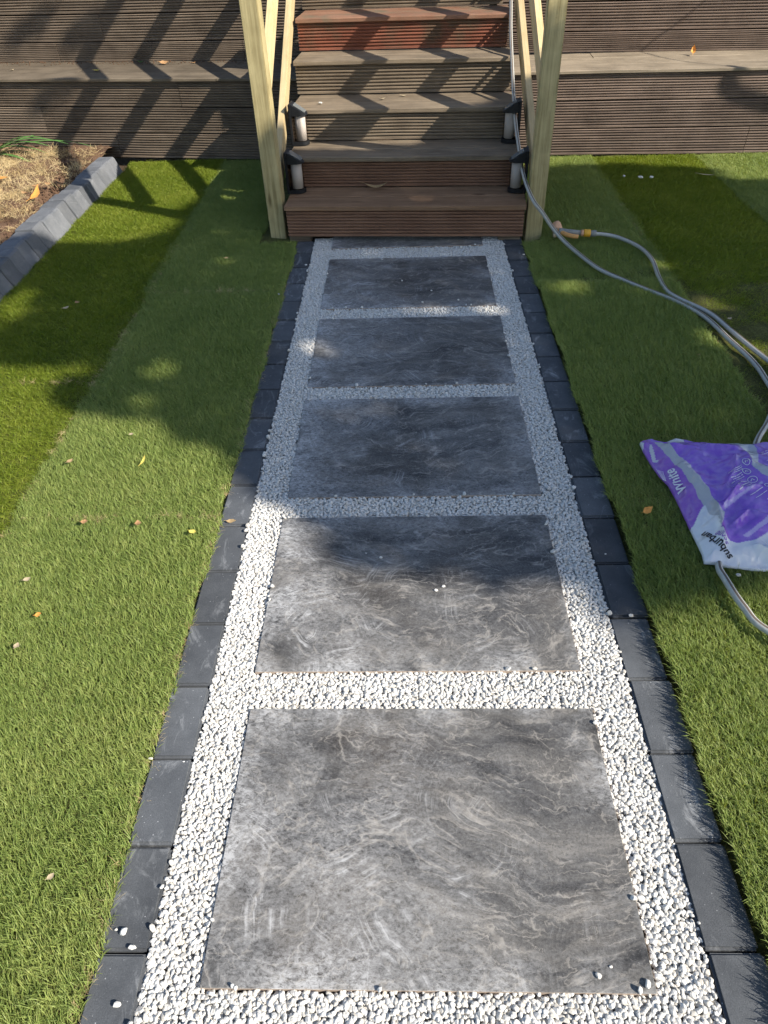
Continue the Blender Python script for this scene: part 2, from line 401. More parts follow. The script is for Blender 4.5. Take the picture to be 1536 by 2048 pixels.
# ------------------------------------------------------------------ scatter by geometry nodes (only for gravel, grass and straw)
def source_collection(name, meshes, mats):
    c = bpy.data.collections.new(name)
    for i, me in enumerate(meshes):
        if not me.materials: me.materials.append(mats)
        c.objects.link(bpy.data.objects.new(name+'_source', me))
    return c
def scatter(name, P, rot, scl, idx, coll, mat):
    me = bpy.data.meshes.new(name); n = len(P)
    me.vertices.add(n); me.vertices.foreach_set('co', np.asarray(P, np.float32).ravel())
    a = me.attributes.new('rot', 'FLOAT_VECTOR', 'POINT'); a.data.foreach_set('vector', np.asarray(rot, np.float32).ravel())
    a = me.attributes.new('scl', 'FLOAT_VECTOR', 'POINT'); a.data.foreach_set('vector', np.asarray(scl, np.float32).ravel())
    a = me.attributes.new('idx', 'INT', 'POINT'); a.data.foreach_set('value', np.asarray(idx, np.int32))
    me.materials.append(mat)
    o = link(name, me)
    ng = bpy.data.node_groups.new(name+'_nodes', 'GeometryNodeTree')
    ng.interface.new_socket('Geometry', in_out='INPUT', socket_type='NodeSocketGeometry')
    ng.interface.new_socket('Geometry', in_out='OUTPUT', socket_type='NodeSocketGeometry')
    gi = ng.nodes.new('NodeGroupInput'); go = ng.nodes.new('NodeGroupOutput')
    ins = ng.nodes.new('GeometryNodeInstanceOnPoints'); ci = ng.nodes.new('GeometryNodeCollectionInfo')
    ci.inputs['Collection'].default_value = coll; ci.inputs['Separate Children'].default_value = True; ci.inputs['Reset Children'].default_value = True
    ins.inputs['Pick Instance'].default_value = True
    def na(nm, t):
        q = ng.nodes.new('GeometryNodeInputNamedAttribute'); q.data_type = t; q.inputs['Name'].default_value = nm; return q.outputs['Attribute']
    e2r = ng.nodes.new('FunctionNodeEulerToRotation')
    L = ng.links.new
    L(na('rot', 'FLOAT_VECTOR'), e2r.inputs[0]); L(e2r.outputs[0], ins.inputs['Rotation'])
    L(na('scl', 'FLOAT_VECTOR'), ins.inputs['Scale']); L(na('idx', 'INT'), ins.inputs['Instance Index'])
    L(gi.outputs[0], ins.inputs['Points']); L(ci.outputs[0], ins.inputs['Instance']); L(ins.outputs[0], go.inputs[0])
    md = o.modifiers.new('scatter', 'NODES'); md.node_group = ng
    return o

def stone_mesh(i):
    r_ = random.Random(100+i); bm = bmesh.new(); n_ = r_.randint(11, 16)
    sx, sy, sz = r_.uniform(.85, 1.25), r_.uniform(.68, .95), r_.uniform(.5, .8)
    for k_ in range(n_):
        t = (k_+.5)/n_; th = 2.39996*k_+r_.uniform(-.45, .45); zz = max(-1, min(1, 1-2*t+r_.uniform(-.12, .12))); q = math.sqrt(1-zz*zz); rr = .5*r_.uniform(.88, 1.06)
        bm.verts.new((rr*q*math.cos(th)*sx, rr*q*math.sin(th)*sy, rr*zz*sz))
    h_ = bmesh.ops.convex_hull(bm, input=bm.verts[:])
    bmesh.ops.dissolve_limit(bm, angle_limit=R(9), verts=bm.verts[:], edges=bm.edges[:])
    bmesh.ops.bevel(bm, geom=bm.edges[:], offset=.045, segments=1, affect='EDGES', clamp_overlap=True)
    bmesh.ops.triangulate(bm, faces=bm.faces[:])
    return bm_mesh('stone', bm, False)
stones = [stone_mesh(i) for i in range(14)]
for m_ in stones:
    m_.materials.append(M['stone'])
stone_coll = source_collection('stone', stones, M['stone'])

def gravel_points():
    out = []
    for layer, (dz, sp, smin, smax) in enumerate(((-.022, .0105, .015, .020), (-.0145, .0096, .0125, .0195), (-.0082, .0086, .0105, .0175))):
        xs = np.arange(XL1-.004, XR0+.006, sp); ys = np.arange(-1.2, Y_END+.07, sp)
        gx, gy = np.meshgrid(xs, ys); gx = gx.ravel(); gy = gy.ravel()
        gx = gx+npr.uniform(-.48, .48, gx.size)*sp; gy = gy+npr.uniform(-.48, .48, gy.size)*sp
        keep = (gx > XL1-.002) & (gx < XR0+.002)
        wob = .005*np.sin(gy*23)+.004*np.sin(gy*61+gx*40)
        for x, y in zip(slab_x, slab_y):
            m_ = .003 if layer < 2 else -.001
            ins = (np.abs(gx-x) < SW/2+m_-.004*(layer == 2)+wob*.4) & (gy > y-m_+.003*(layer == 2)) & (gy < y+SL+m_-.004*(layer == 2)+wob*.4)
            keep &= ~ins
        under = (gy > 3.79) & (np.abs(gx) < .44); keep &= ~under
        gx, gy = gx[keep], gy[keep]
        z = dz+npr.uniform(-.0025, .0035, gx.size)
        on = np.zeros(gx.size, bool)
        for x, y in zip(slab_x, slab_y): on |= (np.abs(gx-x) < SW/2) & (gy > y) & (gy < y+SL)
        on |= (gx < XL1) | (gx > XR0)
        z = np.where(on, .0055, z)
        kk = ~on | (npr.random(gx.size) < .05)
        gx, gy, z = gx[kk], gy[kk], z[kk]
        out.append(np.stack([gx, gy, z, npr.uniform(smin, smax, gx.size)], 1))
    return np.concatenate(out)
G = gravel_points(); n = len(G)
rot = np.stack([npr.normal(0, .55, n), npr.normal(0, .55, n), npr.uniform(0, 6.28, n)], 1)
gravel = scatter('gravel', G[:, :3], rot, np.repeat(G[:, 3:4], 3, 1)*npr.uniform(.9, 1.12, (n, 3)), npr.integers(0, 14, n), stone_coll, M['stone'])
tag(gravel, 'white stone gravel filling the strips between the dark slabs and the edging blocks', 'gravel', kind='stuff')

# ------------------------------------------------------------------ lawn
def tuft(i, nb, rad, lmin, lmax, wid, lean, curl, seed):
    r_ = random.Random(seed+i); v = []; f = []
    for b in range(nb):
        a = r_.uniform(0, 6.283); d = rad*math.sqrt(r_.random()); x, y = d*math.cos(a), d*math.sin(a)
        L = r_.uniform(lmin, lmax); w = wid*r_.uniform(.7, 1.25)*.5
        th = r_.gauss(0, 1)*2.2 if r_.random() < .55 else r_.uniform(0, 6.28)
        dx, dy = math.cos(th), math.sin(th); tilt = abs(r_.gauss(lean, .22)); cv = abs(r_.gauss(curl, .25))
        ang = r_.uniform(0, 6.28); sx, sy = math.cos(ang)*w, math.sin(ang)*w
        px, pz, t = 0, 0, tilt; base = len(v); S = 3
        for s in range(S+1):
            k_ = 1-.12*s if s < S else 0
            cx, cy = x+dx*px, y+dy*px
            if s < S: v += [(cx-sx*k_, cy-sy*k_, pz), (cx+sx*k_, cy+sy*k_, pz)]
            else: v.append((cx, cy, pz))
            px += math.sin(t)*L/S; pz += math.cos(t)*L/S; t += cv/S*1.4
        f += [(base, base+1, base+3, base+2), (base+2, base+3, base+5, base+4), (base+4, base+5, base+6)]
    return mesh('tuft', v, f)
PS = .06
def patch(i, nb, lmin, lmax, wid, lean, curl, bias, seed):
    """a small square of turf: nb blades of mixed length, leaning every way with a common nap"""
    r_ = random.Random(seed+i); v = []; f = []
    for b in range(nb):
        x, y = r_.uniform(-.52, .52)*PS, r_.uniform(-.52, .52)*PS
        L = r_.uniform(lmin, lmax)*(1.3 if r_.random() < .06 else 1.0); w = wid*r_.uniform(.6, 1.35)*.5
        th = r_.uniform(0, 6.283); tilt = abs(r_.gauss(lean, .22)); cv = abs(r_.gauss(curl, .3))
        dx, dy = math.cos(th)*math.sin(tilt)+bias[0], math.sin(th)*math.sin(tilt)+bias[1]
        q = math.hypot(dx, dy)+1e-6; dx /= q; dy /= q; t = min(1.3, math.atan2(q, math.cos(tilt)))
        ang = r_.uniform(0, 6.28); sx, sy = math.cos(ang)*w, math.sin(ang)*w
        px, pz = 0, 0; base = len(v); S = 3
        for s_ in range(S+1):
            k_ = 1-.12*s_
            cx, cy = x+dx*px, y+dy*px
            if s_ < S: v += [(cx-sx*k_, cy-sy*k_, pz), (cx+sx*k_, cy+sy*k_, pz)]
            else: v.append((cx, cy, pz))
            px += math.sin(t)*L/S; pz += math.cos(t)*L/S; t = min(1.6, t+cv/S*1.4)
        f += [(base, base+1, base+3, base+2), (base+2, base+3, base+5, base+4), (base+4, base+5, base+6)]
    return mesh('turf_patch', v, f)
def turf(name, mat, coll, x0, x1, y0, y1, label, hs=1.0, z0=-.006, cut=None, emin=.8):
    nx = max(1, round((x1-x0)/PS)); ny = max(1, round((y1-y0)/PS)); ax = (x1-x0)/nx; ay = (y1-y0)/ny
    gx, gy = np.meshgrid(x0+(np.arange(nx)+.5)*ax, y0+(np.arange(ny)+.5)*ay); gx = gx.ravel(); gy = gy.ravel()
    if cut:
        kp_ = ~((gx > cut[0]) & (gx < cut[1]) & (gy > cut[2])); gx, gy = gx[kp_], gy[kp_]
    n = gx.size
    edge = np.minimum(np.minimum(gx-x0, x1-gx), np.minimum(gy-y0, y1-gy))
    big = .5+.5*np.sin(gx*6.3+2*np.sin(gy*2.7))*np.sin(gy*5.1+1.3)
    sc = hs*(.86+.22*big+npr.uniform(-.05, .05, n))*np.where(edge < .04, emin, 1)
    gx = gx+npr.uniform(-.003, .003, n)+.006*np.sin(gy*11+x0*9)+.004*np.sin(gy*29); gy = gy+npr.uniform(-.003, .003, n)
    scl = np.stack([np.full(n, ax/PS), np.full(n, ay/PS), sc], 1)
    o = scatter(name, np.stack([gx, gy, np.full(n, z0)], 1), np.zeros((n, 3)), scl, npr.integers(0, 12, n), coll, mat)
    return tag(o, label, 'turf', 'turf rolls laid either side of the path', 'stuff')
tA = source_collection('patch_pale_left', [patch(i, 290, .020, .042, .0020, .36, .8, (-.12, .22), 500) for i in range(12)], M['grass_a'])
tR = source_collection('patch_pale_right', [patch(i, 290, .020, .042, .0020, .36, .8, (-.15, .2), 700) for i in range(12)], M['grass_a'])
tB = source_collection('patch_deep', [patch(i, 290, .020, .040, .0020, .42, .9, (.12, -.28), 900) for i in range(12)], M['grass_b'])
xa = XL0+.006; xb = -1.395; xc = -2.195
ga, gb = M['grass_a'], M['grass_b']
turf('turf_roll', ga, tA, xb, xa, -1.2, 1.403, 'sunlit pale green turf roll left of the path, nearest the camera')
turf('turf_roll', ga, tA, xb, xa, 1.408, 3.222, 'pale green turf roll left of the path, half sunlit and half in tree shade')
turf('turf_roll', ga, tA, xb-.03, xa, 3.228, 5.63, 'pale green turf roll left of the path running up beside the left post', cut=(-.865, 0, 3.91))
turf('turf_roll', gb, tB, xc, xb-.006, -1.2, 2.313, 'deep green sunlit turf roll at the left photo edge, nearest one by the kerb')
turf('turf_roll', gb, tB, xc, xb-.006, 2.318, 4.10, 'deep green turf roll beside the raised kerb, mostly in shade')
turf('turf_roll', gb, tB, xc, xb-.036, 4.106, 5.70, 'deep green turf roll in the corner between raised kerb and left wall')
xr = XR1+.002
turf('turf_roll', ga, tR, xr, 1.402, -1.2, 1.436, 'pale green turf roll right of the path, nearest the camera, below the bag', hs=1.1, z0=.014, emin=.95)
turf('turf_roll', ga, tR, xr, 1.40, 1.444, 3.205, 'pale green turf roll right of the path under the top of the purple bag', hs=1.05, z0=.012, emin=.95)
turf('turf_roll', ga, tR, xr, 1.43, 3.212, 5.48, 'pale green turf roll right of the path beside the right post and spray gun', cut=(0, .835, 3.80))
turf('turf_roll', gb, tB, 1.408, 2.20, -1.0, 2.62, 'deep green turf roll at the right photo edge beyond the purple bag')
turf('turf_roll', gb, tB, 1.408, 2.185, 2.625, 5.46, 'deep green shaded turf roll on the right reaching the right wall')
turf('turf_roll', ga, tR, 2.193, 3.1, 2.0, 5.42, 'pale green turf roll in the top right corner of the lawn')

# ------------------------------------------------------------------ raised kerb and planting bed
kerb = empty('raised_kerb', (-2.28, 4.3, 0))
tag(kerb, 'row of raised grey concrete kerb blocks between lawn and dry bed', 'kerb')
def kerb_mesh(l):
    prof = [(-.085, -.12), (-.085, .106), (-.078, .114), (.026, .116), (.038, .108), (.058, .058), (.088, -.006), (.088, -.12)]
    v = []; f = []
    n_ = len(prof)
    ys = [0, .004, l-.004, l]
    for j, y in enumerate(ys):
        q = .0035 if j in (0, 3) else 0
        for (x, z) in prof: v.append((x-q*(1 if x > 0 else -1), y-l/2, z-q))
    for j in range(3):
        for i in range(n_): f.append((j*n_+i, j*n_+(i+1) % n_, (j+1)*n_+(i+1) % n_, (j+1)*n_+i))
    f.append(tuple(range(n_))); f.append(tuple(3*n_+i for i in range(n_-1, -1, -1)))
    return mesh('kerb_block', v, [t[::-1] for t in f])
km = kerb_mesh(.1285); km.materials.append(M['kerb'])
y = 5.46; i = 0
while y > 1.9:
    o = link('kerb_block', km, kerb)
    up = .012 if (3.9 < y < 4.62) else (-.004 if y > 4.65 else .004)
    o.location = (rnd.uniform(-.006, .006), y-.065-4.3, up+rnd.uniform(-.004, .004))
    o.rotation_euler = (R(rnd.uniform(-1, 1)), R(rnd.uniform(-1.5, 1.5)), R(rnd.uniform(-1.2, 1.2)))
    y -= .1315
def bed():
    nx, ny = 70, 130; v = []; f = []; x0, x1, y0, y1 = -4.4, -2.355, 1.6, 6.0
    for j in range(ny+1):
        for i in range(nx+1):
            x = x0+(x1-x0)*i/nx; y = y0+(y1-y0)*j/ny
            z = .085+.012*math.sin(x*9+y*4)+.010*math.sin(y*13-x*7)+.007*math.sin(x*31+y*23)+rnd.uniform(-.006, .006)
            z -= .05*math.exp(-(((x+2.47)/.07)**2+((y-4.62)/.16)**2))+.05*math.exp(-(((x+2.45)/.06)**2+((y-5.0)/.18)**2))
            v.append((x, y, z))
    for j in range(ny):
        for i in range(nx):
            a = j*(nx+1)+i; f.append((a, a+1, a+nx+2, a+nx+1))
    return mesh('planting_bed', v, f, True)
tag(link('planting_bed', bed(), None, M['bed_soil']), kind='structure')
ts = source_collection('straw_tuft', [tuft(i, 16, .03, .04, .095, .0022, 1.0, .9, 1300) for i in range(8)], M['straw'])
n = 2600
sx_ = npr.uniform(-3.7, -2.40, n); sy_ = npr.uniform(3.2, 5.75, n)
dens = .5+.5*np.sin(sx_*7+1.2)*np.sin(sy_*4.3+.6)+.35*(sx_ < -2.62)-.8*np.exp(-(((sx_+2.5)/.10)**2+((sy_-4.62)/.28)**2))
kp = npr.random(n) < dens
sx_, sy_ = sx_[kp], sy_[kp]; n = len(sx_)
straw = scatter('dry_grass', np.stack([sx_, sy_, np.full(n, .092)], 1), np.stack([npr.normal(0, .3, n), npr.normal(0, .3, n), npr.uniform(0, 6.28, n)], 1), np.repeat(npr.uniform(.7, 1.2, (n, 1)), 3, 1), npr.integers(0, 8, n), ts, M['straw'])
tag(straw, 'matted straw-coloured dry grass on the bed behind the kerb', 'dry grass', kind='stuff')
n = 420
ey_ = npr.uniform(-.3, 3.6, n); ey_ = ey_[npr.random(n) < .35+.5*np.sin(ey_*5.3+1)**2]; n = len(ey_)
seam = []
for (xa_, xb_, yy) in ((-1.39, -.68, 1.406), (-2.1, -1.41, 2.315), (-1.38, -.68, 3.225), (.72, 1.39, 1.44), (.72, 1.39, 3.208)):
    m_ = int((xb_-xa_)*75); sx2 = npr.uniform(xa_, xb_, m_); seam.append(np.stack([sx2, yy+npr.normal(0, .004, m_), np.full(m_, .010 if xa_ > 0 else .003)], 1)[npr.random(m_) < .25+.6*np.sin(sx2*8+yy)**2])
for (yy0, yy1, xx) in ((.9, 3.9, -1.398), (1.5, 4.4, 1.404)):
    m_ = int((yy1-yy0)*50); sy2 = npr.uniform(yy0, yy1, m_); seam.append(np.stack([xx+npr.normal(0, .004, m_), sy2, np.full(m_, .003)], 1)[npr.random(m_) < .2+.6*np.sin(sy2*6)**2])
seam.append(np.stack([np.full(n, XL0+.001)+npr.uniform(-.012, .002, n), ey_, np.full(n, -.004)], 1)); seam = np.concatenate(seam); n = len(seam)
edge_thatch = scatter('dead_thatch', seam, np.stack([npr.normal(0, .3, n), npr.normal(0, .3, n), npr.uniform(0, 6.28, n)], 1), np.repeat(npr.uniform(.25, .42, (n, 1)), 3, 1), npr.integers(0, 8, n), ts, M['straw'])
tag(edge_thatch, 'brown dead thatch along the turf seams and cut edges', 'thatch', kind='stuff')
# little lumps of earth and leaf litter
n = 500
lx_ = npr.uniform(-2.75, -2.40, n); ly_ = npr.uniform(3.6, 5.6, n)
clod_coll = source_collection('clod', [stone_mesh(40+i) for i in range(4)], M['bed_soil'])
clods = scatter('soil_crumbs', np.stack([lx_, ly_, np.full(n, .09)], 1), npr.uniform(0, 6, (n, 3)), npr.uniform(.008, .034, (n, 1)).repeat(3, 1), npr.integers(0, 4, n), clod_coll, M['bed_soil'])
tag(clods, 'crumbs of brown earth along the back of the kerb', 'soil', kind='stuff')
n = 320
tx_ = npr.uniform(-2.6, .3, n); dd_ = np.abs(npr.normal(0, .06, n)); ca, sa = math.cos(R(-8.6)), math.sin(R(-8.6))
ly2 = .648-dd_
litter = scatter('ledge_litter', np.stack([-1.2+ca*tx_-sa*ly2, 5.66+sa*tx_+ca*ly2, np.full(n, .572)], 1), npr.uniform(0, 6, (n, 3)), npr.uniform(.004, .016, (n, 1)).repeat(3, 1), npr.integers(0, 4, n), clod_coll, M['bed_soil'])
tag(litter, 'dark crumbs of leaf litter along the back of the left ledge', 'litter', kind='stuff')
# strap-leaved plant by the wall
pl = empty('strap_leaf_plant', (-3.32, 5.62, .09))
tag(pl, 'green strap-leaved plant lying low against the left wall', 'plant')
def strap(L, w, az, el, droop):
    v = []; f = []; S = 9; p = Vector((0, 0, 0)); e = el
    for s in range(S+1):
        t = s/S; ww = w*(math.sin(min(1, t*1.6+.25)*math.pi*.5))*(1-t**3)+.0008
        side = Vector((-math.sin(az), math.cos(az), 0))*ww
        mid = p+Vector((0, 0, -.25*ww))
        v += [p-side, mid, p+side]
        d = Vector((math.cos(az)*math.cos(e), math.sin(az)*math.cos(e), math.sin(e)))
        p = p+d*L/S; e -= droop/S
    for s in range(S):
        for q in (0, 1): f.append((s*3+q, s*3+q+1, s*3+q+4, s*3+q+3))
    return mesh('leaf_blade', v, f, True)
for i in range(16):
    az = rnd.uniform(-.55, .35) if i < 10 else rnd.uniform(-3, 3)
    o = link('leaf_blade', strap(rnd.uniform(.4, .85), rnd.uniform(.012, .02), az, rnd.uniform(.1, .75), rnd.uniform(.5, 1.3)), pl, M['strap_leaf'])
    o.location = (rnd.uniform(-.06, .06), rnd.uniform(-.05, .03), 0)

# ------------------------------------------------------------------ decking boards
def groove_mesh(L, h, t, n, depth=.015, seed=0, segs=6):
    """board lying along +x, grooved face towards -y, standing from z=0 to z=h"""
    r_ = random.Random(seed); prof = [(0.003, 0.0), (0.0, .004)]
    p = (h-.012)/n
    for i in range(n):
        z0 = .006+i*p
        prof += [(.0012, z0+p*.05), (0, z0+p*.14), (0, z0+p*.44), (.0015, z0+p*.52), (depth, z0+p*.56), (depth, z0+p*1.0)]
    prof += [(0, h-.005), (0.003, h), (t, h), (t, 0)]
    v = []; f = []; m_ = len(prof)
    for j in range(segs+1):
        x = L*j/segs; wy = r_.uniform(-.0015, .0015); wz = r_.uniform(-.0015, .0015)
        if j in (0, segs): wz = 0
        for (yy, zz) in prof: v.append((x, yy+wy, zz+wz))
    for j in range(segs):
        for i in range(m_): f.append((j*m_+i, (j+1)*m_+i, (j+1)*m_+(i+1) % m_, j*m_+(i+1) % m_))
    f.append(tuple(range(m_))); f.append(tuple(segs*m_+i for i in range(m_-1, -1, -1)))
    return mesh('deck_board', v, f)
def flat_board(L, d, t, seed=0, segs=8):
    """flat board: x 0..L, y 0..d, top at z=0, slightly worn"""
    r_ = random.Random(seed); prof = [(0, -.004), (.004, 0), (d*.33, .0008), (d*.66, .0004), (d-.004, 0), (d, -.004), (d, -t+.003), (d-.003, -t), (.003, -t), (0, -t+.003)]
    v = []; f = []; m_ = len(prof)
    for j in range(segs+1):
        x = L*j/segs; wy = r_.uniform(-.002, .002); wz = r_.uniform(-.0015, .0015)
        for (yy, zz) in prof: v.append((x, yy+wy, zz+wz))
    for j in range(segs):
        for i in range(m_): f.append((j*m_+i, j*m_+(i+1) % m_, (j+1)*m_+(i+1) % m_, (j+1)*m_+i))
    f.append(tuple(range(m_-1, -1, -1))); f.append(tuple(segs*m_+i for i in range(m_)))
    return mesh('ledge_board', v, [t_[::-1] for t_ in f])
sd_ = [0]
def board(parent, x, y, z, L, h, mat, n=10, t=.024, name='deck_board'):
    sd_[0] += 1
    o = link(name, groove_mesh(L, h, t, n, seed=sd_[0]), parent, mat); o.location = (x, y+rnd.uniform(-.002, .002), z)
    return o
def wall_run(parent, x0, x1, rows, mat, joints, y=0.0):
    for r_i, (z0, z1) in enumerate(rows):
        cuts = [x0]+sorted(joints[r_i] if r_i < len(joints) else [])+[x1]
        for a, b in zip(cuts, cuts[1:]):
            board(parent, a+.002, y, z0+.004, b-a-.004, z1-z0-.0095, mat, n=9)

LOW = [(.0, .187), (.187, .372), (.372, .546)]
UPP = [(.567, .709), (.709, .899), (.899, 1.088), (1.088, 1.277)]
# left lower wall with ledge
wl = empty('retaining_wall', (-1.2, 5.66, 0), R(-8.6))
tag(wl, 'low weathered decking-board wall left of the steps with a ledge on top', 'wall', 'decking retaining walls')
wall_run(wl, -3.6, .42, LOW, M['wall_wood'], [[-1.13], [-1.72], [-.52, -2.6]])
for k_, (y0, d) in enumerate(((-.022, .225), (.207, .225), (.436, .235))):
    for a, b in (((-3.6, -1.45), (-1.446, .42)) if k_ == 1 else ((-3.6, -.2), (-.196, .42))):
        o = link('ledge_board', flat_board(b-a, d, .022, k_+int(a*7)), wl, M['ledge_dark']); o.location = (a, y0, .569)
link('backing', box_mesh('backing', 4.0, .03, .54, 0, 1, (-1.6, .06, .26)), wl, M['dark_wood'])
wlu = empty('retaining_wall', (-1.295, 6.362, 0), R(-7.4))
tag(wlu, 'upper dark decking wall set back behind the left ledge', 'wall', 'decking retaining walls')
wall_run(wlu, -3.6, .62, UPP, M['wall_wood'], [[-1.62, .0], [-1.18], [-2.2], []])
link('backing', box_mesh('backing', 4.1, .03, .70, 0, 1, (-1.5, .06, .92)), wlu, M['dark_wood'])
# right lower wall with ledge
wr = empty('retaining_wall', (1.12, 5.535, 0), R(-3.5))
tag(wr, 'low brown decking-board wall right of the steps with a bleached ledge', 'wall', 'decking retaining walls')
wall_run(wr, -.44, 3.0, LOW, M['wall_wood_r'], [[1.44], [], [2.2]])
for k_, (y0, d) in enumerate(((-.022, .225), (.207, .225), (.436, .20))):
    for a, b in (((-.44, .30), (.304, 3.0)) if k_ == 2 else ((-.44, 3.0),)):
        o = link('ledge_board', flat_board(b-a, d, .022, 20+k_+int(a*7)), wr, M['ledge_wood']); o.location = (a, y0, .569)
link('backing', box_mesh('backing', 3.4, .03, .54, 0, 1, (1.28, .06, .26)), wr, M['dark_wood'])
wru = empty('retaining_wall', (1.275, 6.194, 0), R(-6.6))
tag(wru, 'upper brown decking wall set back behind the right ledge', 'wall', 'decking retaining walls')
wall_run(wru, -.62, 3.0, UPP, M['wall_wood_r'], [[], [2.1], [.9], []])
link('backing', box_mesh('backing', 3.6, .03, .70, 0, 1, (1.2, .06, .92)), wru, M['dark_wood'])
deck = link('upper_deck', box_mesh('upper_deck', 9, 4, .03, 0, 1, (0, 8.55, 1.30)), None, M['dark_wood'])
deck.rotation_euler = (0, 0, 0); tag(deck, kind='structure')

# ------------------------------------------------------------------ steps
SO = (0.0, 3.868, 0.0); SA = R(-4.0)
steps = empty('garden_steps', SO, SA)
tag(steps, 'flight of brown decking steps rising from the end of the slab path', 'steps')
def S2W(x, y, z):
    c, s = math.cos(SA), math.sin(SA)
    return Vector((SO[0]+c*x-s*y, SO[1]+s*x+c*y, z))
nose_y = [0.0, .332, .681, 1.065, 1.386, 1.773, 2.10]
nose_z = [.209, .387, .572, .770, .960, 1.140, 1.318]
bot_z = [.022, .209, .387, .572, .770, .960, 1.140]
KY = -.068                               # the flight runs straight up the garden, its fronts slightly askew
half = [(-.724+KY*y_, .697+KY*y_) for y_ in (0, .332, .681, 1.065, 1.386, 1.773, 2.10)]
rm = ['step_new', 'step_new', 'step_grey', 'step_grey', 'step_red', 'step_grey', 'step_grey']
tm = ['tread_new', 'tread_grey', 'tread_grey', 'tread_grey', 'tread_red', 'tread_grey', 'tread_grey']
for i in range(6):
    x0, x1 = half[i]; L = x1-x0
    dep = (nose_y[i+1]-nose_y[i])
    board(steps, x0+.006, nose_y[i]+.014, bot_z[i]+.004, L-.012, nose_z[i]-.024-bot_z[i]-.004, M[rm[i]], n=8, name='riser')
    if i == 0:
        for q, (ya, d) in enumerate(((0.0, dep*.5-.002), (dep*.5+.002, dep*.5+.012))):
            me = groove_mesh(L, d, .024, 9, .005, 70+q); o = link('tread', me, steps, M[tm[i]])
            o.rotation_euler = (R(-90), 0, 0); o.location = (x0, ya, nose_z[i])
            o.scale = (1, -1, 1) if False else (1, 1, 1)
            # grooved face up: local -y -> world +z
            o.rotation_euler = (R(-90), 0, 0)
            o.location = (x0, ya+d, nose_z[i]); o.rotation_euler = (R(90), 0, 0); o.scale = (1, 1, 1)
            o.rotation_euler = (R(-90), 0, 0); o.location = (x0, ya, nose_z[i])
    else:
        for q, (ya, d) in enumerate(((-.004, dep*.5+.002), (dep*.5+.001, dep*.5+.010))):
            o = link('tread', flat_board(L, d, .026, 90+i*3+q), steps, M[tm[i]]); o.location = (x0, nose_y[i]+ya, nose_z[i])
# added side boards, keep the sun from passing under the open flight
for sx in (-1, 1):
    v = []; f = []
    xo = sx*.655-.012
    poly = [(.05, .03)]
    for i in range(6):
        poly += [(nose_y[i]+.045, bot_z[i]), (nose_y[i]+.045, nose_z[i]-.03)]
    poly += [(nose_y[6], nose_z[5]-.03), (nose_y[6], .03)]
    n_ = len(poly)
    v = [(xo-.012+KY*a, a, b) for a, b in poly]+[(xo+.012+KY*a, a, b) for a, b in poly]
    f = [tuple(range(n_)), tuple(range(2*n_-1, n_-1, -1))]+[(i, i+n_, (i+1) % n_+n_, (i+1) % n_) for i in range(n_)]
    link('side_light_block', mesh('side_light_block', v, f), steps, M['dark_wood'])
    o = link('foot_block', box_mesh('foot_block', .13, .09, .055, .003, 1, (0, 0, .0)), steps, M['step_grey']); o.location = (sx*.615+(-.04 if sx < 0 else 0), .085, .0)

# ------------------------------------------------------------------ handrails
slope = math.atan(.542)
def handrail(sx, px, tops, label):
    hr = empty('handrail', S2W(px, .12, 0), SA); tag(hr, label, 'handrail', 'pine handrails flanking the steps')
    link('post', box_mesh('post', .096, .096, 1.50, .004, 2, (0, 0, .65)), hr, M['pine_z'])
    link('post_cap', box_mesh('post_cap', .12, .12, .02, .005, 2, (0, 0, 1.41)), hr, M['pine_z'])
    for h in tops:
        Ls = 2.62; tk = .108
        o = link('rail', box_mesh('rail', .042, Ls, tk, .004, 2, (0, Ls/2, -tk/2)), hr, M['pine_y'])
        o.location = (sx*.766-px+KY*.155, .035, .209+.542*.155+h); o.rotation_euler = (slope, 0, math.atan(-KY))
    o = link('post', box_mesh('post', .096, .096, 1.35, .004, 2, (0, 0, .675)), hr, M['pine_z']); o.location = (KY*2.3, 2.30, 1.318)
    return hr
handrail(-1, -.797, (.055, .575, 1.08), 'sunlit pale pine handrail with post and sloping rails left of the steps')
handrail(1, .760, (.035, .48, 1.02), 'greenish shaded pine handrail with post and sloping rails right of the steps')

